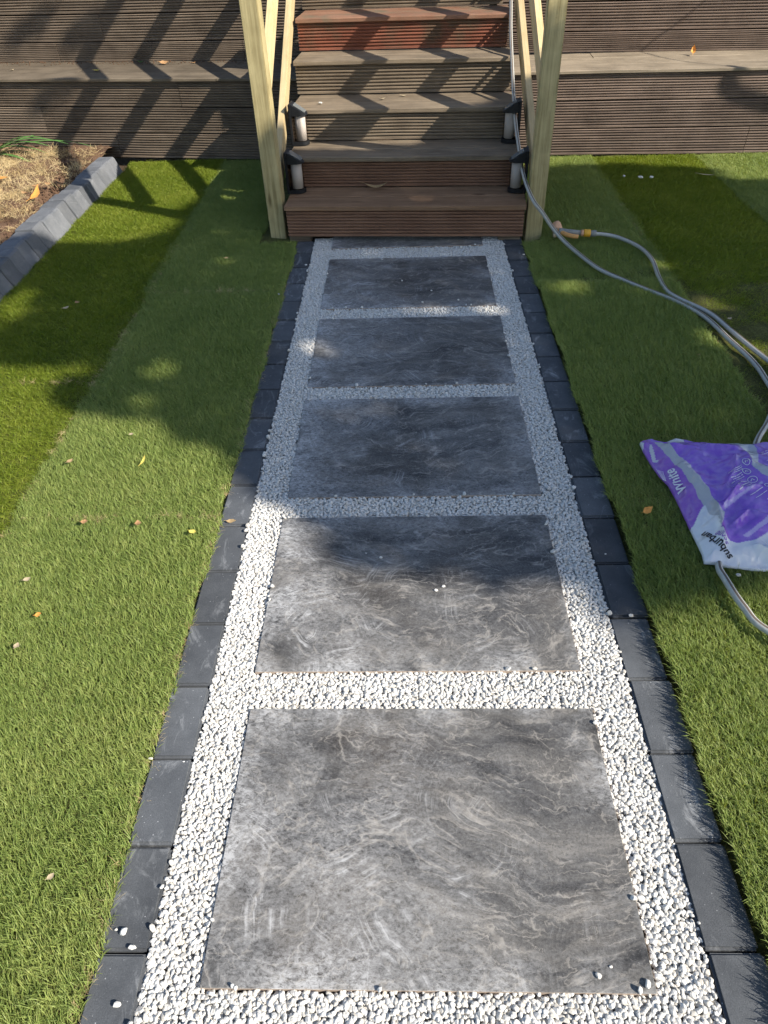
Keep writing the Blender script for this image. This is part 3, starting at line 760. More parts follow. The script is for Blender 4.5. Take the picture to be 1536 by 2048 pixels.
# ------------------------------------------------------------------ solar lights on the rails
def d_prism(r_, depth, z0, z1, slant=0.0, n=14):
    """half-round body: flat back at x=0, bulging to +x; slant lowers the top towards +x"""
    pts = [(0, -r_)]+[(depth-r_+r_*math.cos(a), r_*math.sin(a)) for a in np.linspace(-math.pi/2, math.pi/2, n)]+[(0, r_)]
    v = [(x, y, z0) for x, y in pts]+[(x, y, z1-slant*x) for x, y in pts]; m_ = len(pts)
    f = [tuple(range(m_-1, -1, -1)), tuple(range(m_, 2*m_))]+[(i, (i+1) % m_, (i+1) % m_+m_, i+m_) for i in range(m_)]
    return v, f
def solar_light(x, y, z, flip, label):
    o = empty('solar_light', S2W(x, y, z), SA+(math.pi if flip else 0)); tag(o, label, 'wall light', 'solar lights on the step sides')
    link('back_plate', box_mesh('back_plate', .014, .115, .235, .004, 2, (-.008, 0, .1175)), o, M['black_plastic'])
    v, f = d_prism(.047, .095, .168, .232, .62); hood = link('hood', mesh('hood', v, f), o, M['black_plastic'])
    pv = [(.014, -.034, .2255), (.082, -.030, .1833), (.082, .030, .1833), (.014, .034, .2255)]
    pv = pv+[(a, b, c+.003) for a, b, c in pv]
    link('solar_panel', mesh('solar_panel', pv, [(3, 2, 1, 0), (4, 5, 6, 7), (0, 1, 5, 4), (1, 2, 6, 5), (2, 3, 7, 6), (3, 0, 4, 7)]), hood, M['solar'])
    v, f = d_prism(.042, .086, .022, .168); link('clear_shell', mesh('clear_shell', v, f, False), o, M['shell'])
    tb = link('lamp_tube', lathe('lamp_tube', [(.033, .024), (.033, .166)], 20), o, M['lamp_white']); tb.location = (.044, 0, 0)
    v, f = d_prism(.046, .092, 0, .022); link('base', mesh('base', v, f), o, M['black_plastic'])
solar_light(-.722, .255, .213, False, 'lower left black solar light, shaded, on the lowest tread')
solar_light(-.742, .615, .391, False, 'upper left black solar light with its tube catching the sun')
solar_light(.688, .245, .213, True, 'lower right black solar light behind the hose, on the lowest tread')
solar_light(.650, .615, .391, True, 'upper right black solar light behind the hose, one step higher')

# ------------------------------------------------------------------ hose and spray gun
hp = [(1.105, 3.80, .045), (1.16, 3.80, .04), (1.241, 3.765, .032), (1.325, 3.62, .030), (1.348, 3.445, .030), (1.324, 3.217, .030), (1.318, 3.05, .032), (1.352, 2.945, .034),
      (1.45, 2.79, .032), (1.495, 2.60, .03), (1.545, 2.38, .03), (1.62, 2.15, .03), (1.80, 1.90, .03), (1.95, 1.50, .03), (1.85, .95, .03), (1.50, .66, .055), (1.16, .70, .058),
      (.978, .840, .058), (.940, .928, .060), (.926, 1.036, .058), (.932, 1.10, .046), (.985, 1.22, .022), (1.1, 1.45, .02), (1.22, 1.63, .034), (1.285, 1.742, .05), (1.368, 1.86, .045), (1.468, 2.04, .03),
      (1.488, 2.20, .03), (1.487, 2.34, .03), (1.455, 2.53, .03), (1.417, 2.754, .03), (1.330, 2.925, .032), (1.236, 3.052, .03), (1.129, 3.196, .03), (1.033, 3.347, .03), (.956, 3.58, .032), (.905, 3.70, .05),
      (.845, 3.745, .105), (.785, 3.765, .180), (.730, 3.790, .240), (.700, 3.90, .290), (.684, 4.023, .345), (.674, 4.194, .436), (.669, 4.335, .510), (.670, 4.515, .606), (.680, 4.817, .765), (.690, 5.054, .890), (.708, 5.30, 1.02), (.72, 5.6, 1.20), (.75, 6.2, 1.36)]
pts = spline(hp, 7); v, f = tube_data(pts, .0110, 10)
mi = [1 if (i % 10) in (2, 7) and i < (len(pts)-1)*10 else 0 for i in range(len(f))]
hose = link('garden_hose', mesh('garden_hose', v, f, True, mi)); hose.data.materials.append(M['hose']); hose.data.materials.append(M['hose_line'])
tag(hose, 'long grey garden hose running from the steps over the right lawn and under the bag', 'hose')
gun = empty('spray_gun', (1.0, 3.82, .03)); tag(gun, 'yellow and grey hose spray gun lying on the grass by the right post', 'spray gun')
def ring(name, a, b, prof, mat, parent, n=18):
    a = Vector(a); b = Vector(b); d = (b-a); me = lathe(name, [(r_, t*d.length) for r_, t in prof], n)
    o = link(name, me, parent, mat); o.location = a-Vector(gun.location if parent is gun else (0, 0, 0)); o.rotation_euler = d.to_track_quat('Z', 'Y').to_euler(); return o
ring('hose_collar', (1.115, 3.80, .046), (1.082, 3.803, .046), [(.016, 0), (.018, .1), (.018, .9), (.016, 1)], M['grey_plastic'], gun)
ring('connector', (1.081, 3.803, .047), (1.043, 3.806, .048), [(.019, 0), (.021, .08), (.021, .92), (.019, 1)], M['yellow'], gun)
ring('connector_neck', (1.042, 3.806, .048), (1.026, 3.807, .049), [(.015, 0), (.019, .3), (.017, 1)], M['peach'], gun)
ring('barrel', (1.025, 3.807, .049), (.90, 3.83, .055), [(.0135, 0), (.015, .5), (.017, .9), (.016, 1)], M['grey_plastic'], gun)
ring('nozzle_head', (.905, 3.875, .040), (.886, 3.905, .075), [(.012, -.6), (.022, -.1), (.030, 0), (.031, .7), (.026, 1), (.016, 1.02)], M['peach'], gun)
def bar(name, pts_, rads, mat, flat=1.0):
    v, f = tube_data(spline(pts_, 5), 1.0, 10)
    P = spline(pts_, 5); n_ = len(P); rr = np.interp(np.linspace(0, 1, n_), np.linspace(0, 1, len(rads)), rads)
    v, f = tube_data(P, [float(q) for q in rr], 10)
    v = [Vector(p)-gun.location for p in v]
    return link(name, mesh(name, v, f, True), gun, mat)
bar('trigger_lever', [(.905, 3.845, .055), (.925, 3.805, .05), (.96, 3.775, .046), (1.005, 3.762, .044)], [.010, .012, .013, .011], M['orange'])
bar('grip', [(.892, 3.86, .05), (.878, 3.82, .045), (.872, 3.79, .038)], [.013, .012, .010], M['leaf_pale'])

# ------------------------------------------------------------------ purple gravel bag
OUT_T = [(.864, 1.755), (.887, 1.771), (.911, 1.776), (.952, 1.750), (1.000, 1.773), (1.036, 1.767), (1.078, 1.747), (1.123, 1.740), (1.183, 1.730), (1.246, 1.731), (1.322, 1.734), (1.42, 1.72), (1.50, 1.70)]
OUT_L = [(.864, 1.755), (.865, 1.709), (.871, 1.636), (.884, 1.561), (.901, 1.512), (.906, 1.438), (.907, 1.362), (.908, 1.290), (.910, 1.218), (.911, 1.175), (.905, 1.137)]
OUT_B = [(.905, 1.137), (.934, 1.133), (.962, 1.121), (1.011, 1.113), (1.047, 1.105), (1.081, 1.103), (1.20, 1.10), (1.33, 1.12), (1.45, 1.15)]
OUT_R = [(1.50, 1.70), (1.52, 1.55), (1.50, 1.35), (1.45, 1.15)]
def interp_line(pl, t):
    a = np.array(pl); d = np.r_[0, np.cumsum(np.hypot(*np.diff(a, axis=0).T))]; d /= d[-1]
    return np.stack([np.interp(t, d, a[:, 0]), np.interp(t, d, a[:, 1])], -1)
def ridge(x, y, x0, y0, x1, y1, w, h, sharp=1.0):
    dx, dy = x1-x0, y1-y0; L2 = dx*dx+dy*dy
    t = np.clip(((x-x0)*dx+(y-y0)*dy)/L2, 0, 1)
    d = np.hypot(x-x0-t*dx, y-y0-t*dy)
    return h*np.exp(-(d/w)**sharp)*np.clip(np.sin(np.pi*np.clip(t*.9+.05, 0, 1))*1.6, 0, 1)
def bag_height(x, y):
    edge = np.minimum.reduce([np.abs(x-.89), np.abs(1.50-x), np.abs(1.755-y), np.abs(y-1.115)])
    z = .034+.05*(1-np.exp(-np.clip(edge, 0, 1)/.10))
    z = z+.030*np.exp(-(((x-1.22)/.16)**2+((y-1.38)/.18)**2))
    for a in ((.995, 1.37, .965, 1.17, .012, .022), (.995, 1.37, .955, 1.60, .03, .014), (1.0, 1.32, 1.10, 1.43, .010, .020), (1.01, 1.25, 1.08, 1.30, .010, .016), (1.08, 1.30, 1.16, 1.22, .012, .016),
              (1.06, 1.39, 1.15, 1.40, .008, .014), (1.03, 1.40, 1.10, 1.50, .012, .016), (1.10, 1.50, 1.14, 1.60, .010, .012), (1.05, 1.68, 1.18, 1.64, .018, .012), (1.18, 1.64, 1.16, 1.50, .02, .014),
              (1.16, 1.50, 1.26, 1.42, .016, .018), (.92, 1.70, 1.05, 1.66, .02, .010), (1.05, 1.17, 1.12, 1.12, .010, .018), (1.09, 1.17, 1.09, 1.11, .008, .012), (1.20, 1.30, 1.36, 1.34, .015, .018), (1.25, 1.55, 1.40, 1.60, .02, .018), (1.3, 1.2, 1.4, 1.5, .02, .02)):
        z = z+1.35*ridge(x, y, *a)
    z = z+.0045*np.sin(x*38+5*np.sin(y*13))*np.sin(y*27+x*17)+.0022*np.abs(np.sin(x*55-y*48+3*np.sin(y*22)))+.0028*np.sin(y*62+2.5*np.sin(x*30))*np.sin(x*21+1)
    return z
STRIPE = [(.907, 1.743), (.933, 1.723), (.956, 1.659), (.978, 1.567), (.986, 1.476), (.991, 1.412), (.994, 1.368), (.989, 1.325), (1.007, 1.304), (.993, 1.271), (.970, 1.235), (.975, 1.276), (.961, 1.309), (.961, 1.351), (.957, 1.431), (.947, 1.524), (.929, 1.629), (.915, 1.702)]
WHITE = [(.86, 1.255), (.894, 1.271), (.918, 1.293), (.950, 1.343), (.965, 1.356), (.964, 1.309), (.977, 1.280), (.972, 1.231), (.982, 1.199), (1.013, 1.187), (1.059, 1.190), (1.122, 1.225), (1.3, 1.25), (1.6, 1.25), (1.6, 1.0), (.86, 1.0)]
BAND = [(1.158, 1.711), (1.193, 1.80), (1.242, 1.80), (1.237, 1.646), (1.198, 1.547), (1.212, 1.513), (1.227, 1.499), (1.35, 1.47), (1.35, 1.40), (1.202, 1.435), (1.171, 1.458), (1.158, 1.510), (1.182, 1.587), (1.192, 1.648), (1.177, 1.684)]
LAV = [[(1.009, 1.331), (1.036, 1.350), (1.101, 1.392), (1.164, 1.431), (1.164, 1.420), (1.100, 1.381), (1.037, 1.337), (1.010, 1.314)], [(1.032, 1.208), (1.090, 1.245), (1.141, 1.272), (1.3, 1.33), (1.3, 1.31), (1.133, 1.252), (1.087, 1.229), (1.045, 1.202)]]
PALE = [[(.82, 1.70), (.852, 1.80), (.874, 1.744), (.864, 1.709), (.864, 1.640), (.84, 1.62)], [(.958, 1.733), (.97, 1.79), (1.03, 1.79), (1.022, 1.737), (.982, 1.727), (.961, 1.720)], [(.892, 1.732), (.898, 1.727), (.891, 1.640), (.899, 1.637), (.892, 1.627), (.877, 1.630), (.883, 1.698)]]
def build_bag():
    N, Mq = 250, 260
    s = np.linspace(0, 1, N); t = np.linspace(0, 1, Mq)
    top = interp_line(OUT_T, s); bot = interp_line(OUT_B, s); lef = interp_line(OUT_L, t); rig = interp_line(OUT_R, t)
    S, T = np.meshgrid(s, t)
    c00, c10, c01, c11 = top[0], top[-1], bot[0], bot[-1]
    P = (1-T)[..., None]*top[None]+T[..., None]*bot[None]+(1-S)[..., None]*lef[:, None]+S[..., None]*rig[:, None]
    P -= ((1-S)*(1-T))[..., None]*c00+(S*(1-T))[..., None]*c10+((1-S)*T)[..., None]*c01+(S*T)[..., None]*c11
    X, Y = P[..., 0], P[..., 1]; Z = bag_height(X, Y)
    rim = np.minimum.reduce([S, 1-S, T, 1-T]); Z = .026+(Z-.026)*np.clip(.35+rim*14, .35, 1)
    V_ = np.concatenate([np.stack([X, Y, Z], -1).reshape(-1, 3), np.stack([X, Y, np.full_like(X, .020)], -1).reshape(-1, 3)])
    ids = np.arange(N*Mq).reshape(Mq, N)
    q = np.stack([ids[:-1, :-1], ids[1:, :-1], ids[1:, 1:], ids[:-1, 1:]], -1).reshape(-1, 4)
    step = q  # top
    loop = np.concatenate([ids[0, :], ids[1:, -1], ids[-1, -2::-1], ids[-2:0:-1, 0]])
    off = N*Mq
    side = [(int(a), int(b), int(b+off), int(a+off)) for a, b in zip(loop, np.roll(loop, -1))]
    faces = [tuple(map(int, r_)) for r_ in step]+[tuple(r_) for r_ in side]
    me = bpy.data.meshes.new('gravel_bag'); me.from_pydata(V_.tolist(), [], faces); me.update()
    me.polygons.foreach_set('use_smooth', [True]*len(me.polygons))
    x, y = V_[:, 0], V_[:, 1]
    col = np.tile(np.array([.235, .10, .57, 1]), (len(V_), 1))
    side_panel = x < np.interp(y, [1.27, 1.35, 1.43, 1.52, 1.63, 1.70, 1.76], [.99, .961, .957, .947, .929, .915, .905])
    col[side_panel] = (.27, .10, .50, 1)
    col[inpoly(x, y, STRIPE)] = (.42, .43, .46, 1)
    col[inpoly(x, y, BAND)] = (.42, .44, .50, 1)
    for pl in LAV: col[inpoly(x, y, pl)] = (.46, .38, .70, 1)
    for pl in PALE: col[inpoly(x, y, pl)] = (.58, .58, .60, 1)
    col[inpoly(x, y, WHITE)] = (.72, .73, .76, 1)
    a = me.color_attributes.new('print', 'FLOAT_COLOR', 'POINT'); a.data.foreach_set('color', col.astype(np.float32).ravel())
    return me
k = NM('printed polythene', .22, .5)
at = k.n('ShaderNodeVertexColor', layer_name='print')
nz = k.noise(k.obj(False), 26, 5, .6).outputs[0]
k.col(k.mix(k.ramp(nz, [(.4, 0), (.75, .22)]), at.outputs['Color'], (.55, .53, .66)))
k.put(k.b.inputs['Roughness'], k.math('MULTIPLY_ADD', nz, .22, .07)); k.b.inputs['Specular IOR Level'].default_value = .6
wv_ = k.vmath('ADD', k.obj(False), k.vmath('MULTIPLY', k.noise(k.obj(False), 14, 3).outputs['Color'], (.06, .06, .06)))
vb = k.n('ShaderNodeTexVoronoi'); k.put(vb.inputs['Vector'], k.map(wv_, (20, 13, 4), (0, 0, .6))); vb.inputs['Scale'].default_value = 1.0
vb2 = k.n('ShaderNodeTexVoronoi'); k.put(vb2.inputs['Vector'], k.map(wv_, (44, 30, 8), (0, 0, -.4))); vb2.inputs['Scale'].default_value = 1.0
k.bump(k.math('ADD', vb.outputs['Distance'], k.math('MULTIPLY', vb2.outputs['Distance'], .4)), .55, .012)
M['bag'] = k.m
bag = link('gravel_bag', build_bag(), None, M['bag'])
bag.location = (-.010, -.018, .016)
tag(bag, 'crumpled purple and white plastic gravel bag lying on the right lawn', 'bag')
M['ink_black'] = plain('black print', (.02, .02, .022), .4, .4); M['ink_white'] = plain('white print', (.72, .70, .76), .4, .4); M['ink_purple'] = plain('purple print', (.24, .10, .50), .4, .4)
def text(name, body, a, b, up_sign, mat, height=None, lift=.0016, bold=False):
    """lay the words from a to b over the bag surface"""
    cu = bpy.data.curves.new('print_text', 'FONT'); cu.body = body; cu.size = 1.0
    if bold: cu.offset = .02
    to = bpy.data.objects.new('print_text', cu); COL.objects.link(to)
    dg = bpy.context.evaluated_depsgraph_get(); dg.update(); me = bpy.data.meshes.new_from_object(to.evaluated_get(dg))
    bpy.data.objects.remove(to); bpy.data.curves.remove(cu)
    bm = bmesh.new(); bm.from_mesh(me); bpy.data.meshes.remove(me)
    bmesh.ops.triangulate(bm, faces=bm.faces[:])
    for _ in range(2):
        es = [e for e in bm.edges if e.calc_length() > .16]
        if es: bmesh.ops.subdivide_edges(bm, edges=es, cuts=1)
    xs = [v.co.x for v in bm.verts]; w = max(xs)-min(xs); x0 = min(xs)
    a = Vector((*a, 0)); b = Vector((*b, 0)); d = b-a; sc = d.length/w
    e1 = d.normalized(); e2 = Vector((-e1.y, e1.x, 0))*up_sign
    hs = (height if height else sc)
    for v in bm.verts:
        p = a+e1*((v.co.x-x0)*sc)+e2*(v.co.y*hs)
        p.x = max(p.x, float(np.interp(p.y, [q[1] for q in OUT_L[::-1]], [q[0] for q in OUT_L[::-1]]))+.003)
        v.co = Vector((p.x, p.y, float(bag_height(np.array(p.x), np.array(p.y)))+lift))
    return link(name, bm_mesh(name, bm), bag, mat)
text('lettering', 'White', (.934, 1.438), (.925, 1.565), 1, M['ink_white'], .044, bold=True)
text('lettering', 'suburban', (.986, 1.139), (.934, 1.246), 1, M['ink_black'], .034, bold=True)
text('lettering', 'stone', (.984, 1.182), (.962, 1.226), 1, M['ink_purple'], .026)
text('lettering', 'Premium', (.879, 1.638), (.889, 1.722), 1, M['ink_purple'], .012) if False else None
def stroke(name, pl, w, mat, lift=.0016):
    P = [Vector((x, y, 0)) for x, y in pl]; v = []; f = []
    for i, p in enumerate(P):
        d = (P[min(i+1, len(P)-1)]-P[max(i-1, 0)]).normalized(); nrm = Vector((-d.y, d.x, 0))*w/2
        for q in (p-nrm, p+nrm): v.append((q.x, q.y, float(bag_height(np.array(q.x), np.array(q.y)))+lift))
    f = [(2*i, 2*i+1, 2*i+3, 2*i+2) for i in range(len(P)-1)]
    return link(name, mesh(name, v, f), bag, mat)
for cx, cy, rx, ry in ((1.149, 1.534, .009, .018), (1.135, 1.487, .011, .017), (1.139, 1.443, .014, .014), (1.176, 1.404, .014, .012)):
    stroke('icon_ring', [(cx+rx*math.cos(a), cy+ry*math.sin(a)) for a in np.linspace(0, 6.283, 22)], .0022, M['ink_white'])
    stroke('icon_mark', [(cx-rx*.4, cy-ry*.3), (cx, cy+ry*.35), (cx+rx*.4, cy-.2*ry)], .003, M['ink_white'])
def small_lines(x0, y0, x1, y1, rows, dx, dy):
    for i in range(rows):
        a = (x0+dx*i, y0+dy*i); b = (x1+dx*i*.8, y1+dy*i)
        n_ = rnd.randint(4, 6); ts_ = np.sort(np.r_[0, npr.uniform(.05, .95, n_-1), rnd.uniform(.75, 1)])
        for p, q in zip(ts_, ts_[1:]):
            if q-p < .06: continue
            q2 = q-.03
            stroke('small_print', [(a[0]+(b[0]-a[0])*t, a[1]+(b[1]-a[1])*t) for t in np.linspace(p, q2, 4)], .0024, M['ink_white'])
small_lines(1.132, 1.524, 1.072, 1.482, 3, -.001, -.009)
small_lines(1.118, 1.482, 1.06, 1.443, 3, .001, -.009)
small_lines(1.120, 1.440, 1.05, 1.392, 3, .004, -.010)
small_lines(1.150, 1.392, 1.098, 1.360, 2, .008, -.016)
small_lines(1.20, 1.375, 1.13, 1.330, 3, .010, -.020)
small_lines(1.29, 1.640, 1.215, 1.60, 7, .003, -.013)
for i in range(6): stroke('barcode_bar', [(.873+.004*i, 1.573-.001*i), (.880+.002*i, 1.515)], .0015, M['ink_white'])

# ------------------------------------------------------------------ fallen leaves, crumbs, pebbles
def leaf_mesh(L, w, curl, seed):
    r_ = random.Random(seed); v = []; f = []; S = 7
    for s in range(S+1):
        t = s/S; ww = w*math.sin(math.pi*min(1, max(0.03, t**.85)))*.5+.0006; x = (t-.5)*L; z = curl*(2*t-1)**2*L+.002
        j = r_.uniform(-.08, .08)*w
        v += [(x, -ww+j, z+curl*ww*1.4), (x, j*.5, z), (x, ww+j, z+curl*ww*1.8)]
    for s in range(S):
        for q in (0, 1): f.append((s*3+q, s*3+q+1, s*3+q+4, s*3+q+3))
    b = len(v); v += [(-.5*L, 0, curl*L+.002), (-.5*L-.22*L, .04*L, curl*L*1.3+.002), (-.5*L-.22*L, .07*L, curl*L*1.3+.003), (-.5*L, .02*L, curl*L+.003)]; f.append((b, b+1, b+2, b+3))
    return mesh('fallen_leaf', v, f, True)
def leaf(x, y, z, L, w, rz, mat, label, tilt=(0, 0), curl=.18, cat='leaf'):
    sd_[0] += 1
    o = link('fallen_leaf', leaf_mesh(L, w, curl, sd_[0]), None, M[mat]); o.location = (x, y, z); o.rotation_euler = (tilt[0], tilt[1], rz)
    return tag(o, label, cat, 'fallen leaves')
T = .026
leaf(-1.040, 3.617, T, 0.027, 0.017, .4, 'leaf_tan', 'tiny tan leaf on shaded grass left of the top slabs')
leaf(-1.731, 3.074, T, 0.035, 0.022, 2.4, 'leaf_brown', 'brown leaf on dark grass, the farther of a pair below the kerb')
leaf(-1.770, 3.012, T, 0.035, 0.023, .9, 'leaf_pale', 'pale leaf on dark grass, the nearer of a pair below the kerb')
leaf(-1.100, 1.870, T, 0.017, 0.014, .4, 'leaf_pale', 'pale crumb of leaf just inside the sunny grass edge')
leaf(-1.287, 1.700, T, 0.027, 0.020, 1.0, 'leaf_tan', 'round tan leaf on sunny grass near the turf seam at left')
leaf(-1.002, 1.692, T+.006, 0.039, 0.009, 1.2, 'leaf_yellow', 'narrow yellow leaf standing in sunny grass left of the path', (0, -.5))
leaf(-1.116, 1.357, T, 0.025, 0.019, .2, 'leaf_brown', 'small brown leaf by the turf seam, the left one of two')
leaf(-.928, 1.346, T, 0.027, 0.020, 2.0, 'leaf_brown', 'small brown leaf by the turf seam, the right one of two')
leaf(-.729, 1.298, T+.003, 0.027, 0.016, -.3, 'leaf_yellow', 'bright yellow leaf on grass close to the left edging blocks', curl=.1)
leaf(-1.119, .946, T, 0.019, 0.016, .5, 'leaf_orange', 'tiny orange-brown leaf bit in the sunny lawn at the left edge')
leaf(-1.137, .831, T, 0.020, 0.017, 1.5, 'leaf_pale', 'round pale brown leaf bit at the far left of the sunny lawn')
leaf(-1.21, 1.091, T, 0.023, 0.017, .6, 'leaf_pale', 'pale curled leaf bit at left edge of the lawn above the round one')
leaf(-.803, .201, T, 0.017, 0.012, .9, 'leaf_pale', 'pale leaf fleck low in the lawn at bottom left')
leaf(.783, 1.358, T+.020, 0.040, 0.022, .5, 'leaf_orange', 'rusty half-round leaf in shaded grass left of the bag', (.5, -.2))
leaf(2.102, 4.880, T, 0.110, 0.017, -.35, 'leaf_pale', 'long pale twig-like leaf on the lawn near the right wall', curl=.03)
leaf(1.526, 2.732, T, 0.027, 0.017, .6, 'leaf_pale', 'small pale leaf on dark grass right of the twin hoses')
leaf(1.278, 2.401, T, 0.019, 0.014, .6, 'leaf_brown', 'little brown leaf bit on shaded grass left of the hose bend')
leaf(-.618, 1.378, .002, .034, .018, .1, 'leaf_tan', 'tan leaf lying on a left edging block', curl=.1)
leaf(-2.481, 4.524, .125, .16, .05, 1.5, 'leaf_orange', 'large upright orange leaf on the bare soil behind the kerb', (0, -.3))
leaf(-2.568, 4.749, .115, .08, .04, .9, 'leaf_brown', 'rust coloured leaf just behind the large orange one')
leaf(-2.60, 4.62, .11, .07, .035, 2.6, 'leaf_brown', 'rust coloured leaf left of the large orange one')
leaf(-2.50, 4.80, .11, .06, .03, -.4, 'leaf_brown', 'rust coloured curled leaf right of the large orange one')
leaf(-2.88, 4.91, .13, .09, .06, .3, 'leaf_orange', 'bright orange leaf on dry grass at the left photo edge', curl=.05)
leaf(-2.515, 5.365, .11, .07, .035, .2, 'leaf_brown', 'rust leaf at the foot of the left wall behind the kerb end')
leaf(-2.436, 6.093, .573, .05, .034, .2, 'leaf_yellow', 'yellow leaf on the left ledge in a sunny gap')
leaf(-1.942, 6.291, .58, .075, .035, .35, 'leaf_brown', 'upright brown triangular leaf on the left ledge', (.5, 0))
leaf(-2.166, 6.40, .573, .05, .028, .1, 'strap_leaf', 'small green leaf on the left ledge against the upper wall')
leaf(-1.568, 6.28, .573, .045, .022, -.5, 'leaf_tan', 'tan leaf on the left ledge nearest the post')
leaf(-1.700, 6.28, .573, .04, .022, .8, 'leaf_brown', 'brown leaf on the left ledge between tan and triangular leaves')
leaf(-2.60, 6.45, .573, .05, .025, .2, 'leaf_brown', 'shrivelled brown leaf at the back of the left ledge')
leaf(-3.18, 6.24, .573, .035, .02, 1.4, 'leaf_pale', 'pale leaf scrap on the left ledge by the photo edge')
leaf(2.185, 5.928, .595, .062, .034, 1.3, 'leaf_orange', 'folded orange leaf standing upright on the right ledge', (0, -1.0), .5)
leaf(-.178, 4.165, .222, .14, .042, .12, 'leaf_tan', 'long curled tan leaf on the lowest tread', curl=.22)
leaf(-.136, 4.787, .576, .035, .018, .5, 'leaf_pale', 'pale leaf chip on the third tread, the left one')
leaf(0.0, 4.852, .576, .04, .018, .2, 'leaf_pale', 'pale leaf chip on the third tread, the right one')
def pebble(x, y, z, s, label, i, rz=0.0, flat=1.0):
    o = link('pebble', stones[i % 14], None); o.location = (x, y, z+s*.26); o.scale = (s, s*.9, s*flat); o.rotation_euler = (.1, .15, rz)
    return tag(o, label, 'pebble', 'loose white pebbles')
pebble(.355, .028, 0, .016, 'white pebble on the nearest slab, leftmost of three at its front right corner', 0, 2.2)
pebble(.383, .044, 0, .008, 'tiny white pebble on the nearest slab just behind its front right pebbles', 1)
pebble(.447, .014, 0, .020, 'white pebble at the very front right edge of the nearest slab', 2, 1.4)
pebble(.073, 1.052, 0, .014, 'white pebble in the middle of the second slab, left of a close pair', 3)
pebble(.097, 1.068, 0, .013, 'white pebble in the middle of the second slab, right of a close pair', 4, .4)
pebble(-.099, 1.196, 0, .012, 'white pebble on the shaded upper part of the second slab', 5)
pebble(-.148, 1.218, 0, .006, 'white speck of stone left of the pebble on the shaded second slab', 6)
pebble(-.618, .101, 0, .021, 'upright white pebble on a left edging block, bottom left', 7, 1.3)
pebble(-.592, .071, 0, .018, 'white pebble beside the joint of the left edging blocks, bottom left', 8)
pebble(-.636, .105, 0, .009, 'tiny cream stone chip on a left edging block by the grass', 9)
pebble(-.594, -.029, 0, .017, 'white pebble on the last left edging block at the bottom', 10)
pebble(-.666, .495, 0, .012, 'white pebble caught between lawn and left blocks halfway up', 11)
pebble(-.580, .487, 0, .006, 'white stone speck on a left block near the gravel', 12)
pebble(.639, .945, 0, .017, 'white pebble on a right edging block below the bag', 13)
pebble(.620, 1.201, 0, .008, 'white stone speck on a right edging block level with the bag', 0)
pebble(-.575, 3.552, 0, .015, 'white pebble on a left edging block near the steps', 1)
pebble(-.141, 3.603, 0, .015, 'white pebble at the back left of the farthest full slab', 2)
pebble(-.026, 3.310, 0, .011, 'white pebble in the middle of the farthest full slab', 3)
pebble(.130, 3.176, 0, .011, 'white pebble right of centre on the farthest full slab', 4)
pebble(.265, 3.055, 0, .013, 'white pebble near the front right of the farthest full slab', 5)
pebble(.079, 3.041, 0, .012, 'white pebble by the front edge of the farthest full slab', 6)
pebble(-.681, 3.165, .004, .014, 'white pebble on the left block edge against shaded grass', 7)
pebble(.323, 3.758, 0, .016, 'white pebble on the slab under the steps, leftmost of the spilled group', 8)
pebble(.377, 3.770, 0, .016, 'white pebble on the slab under the steps, middle of the spilled group', 9)
pebble(.408, 3.791, 0, .015, 'white pebble on the slab under the steps, rightmost of the spilled group', 10)
pebble(.673, 3.623, 0, .014, 'white pebble on a right edging block near the post', 11)
pebble(-.537, 4.719, .573, .028, 'white stone on the left end of the third tread', 12)
pebble(1.630, 4.824, .03, .045, 'white stone on the far right lawn, left of a pair', 13, flat=.7)
pebble(1.706, 4.828, .03, .030, 'white stone on the far right lawn, right of a pair', 1)
pebble(1.530, 4.878, .03, .020, 'small white stone chip on the far right lawn nearest the post', 3)
pebble(.975, 1.06, .045, .018, 'white stone in the grass where the hose leaves the bag', 2)
pebble(-2.31, 3.93, .118, .026, 'white stone chip sitting on top of the raised kerb', 4, flat=.5)

# ------------------------------------------------------------------ tree right of the garden, out of the picture, shading lawn and path
SHADE = [(-1.93, 2.51), (-1.73, 2.47), (-1.61, 2.47), (-1.53, 2.48), (-1.43, 2.42), (-1.52, 2.35), (-1.60, 2.24), (-1.55, 2.15), (-1.47, 2.12), (-1.39, 2.07), (-1.27, 2.05), (-1.15, 2.03), (-1.04, 2.02), (-.98, 1.94), (-.93, 1.88), (-.82, 1.83), (-.74, 1.79), (-.69, 1.77), (-.60, 1.58), (-.56, 1.51), (-.45, 1.48), (-.37, 1.38), (-.26, 1.33), (-.29, 1.22), (-.17, 1.17), (-.06, 1.13), (.03, 1.13), (.12, 1.13), (.19, 1.10), (.24, 1.06), (.32, 1.09), (.41, 1.12), (.44, 1.12), (.53, 1.10), (.57, .93), (.66, .99), (.78, 1.01), (.90, 1.03), (1.06, 1.09), (2.4, 1.15), (3.4, 1.6), (4.0, 2.4), (4.1, 3.6), (3.5, 4.5), (2.9, 4.8), (2.47, 4.80), (2.19, 4.80), (2.21, 5.07), (1.52, 5.27), (1.04, 5.23), (-.07, 5.12), (-.32, 4.92), (-.32, 4.80), (-.50, 4.60), (-1.17, 4.67), (-1.45, 4.77), (-1.53, 4.49), (-1.49, 4.12), (-1.67, 4.00), (-1.84, 3.97), (-2.06, 3.96), (-2.20, 4.00), (-2.42, 3.90), (-2.75, 3.75), (-2.85, 3.2), (-2.6, 2.6)]
HOLES = [(-.43, 2.59, .05), (.44, 2.92, .05), (-1.15, 2.41, .06), (-1.13, 2.14, .05), (.81, 3.15, .07), (1.47, 2.91, .08), (1.53, 2.46, .09), (1.37, 2.57, .06), (1.37, 3.43, .06), (-1.28, 4.82, .03), (-1.08, 3.66, .04)]
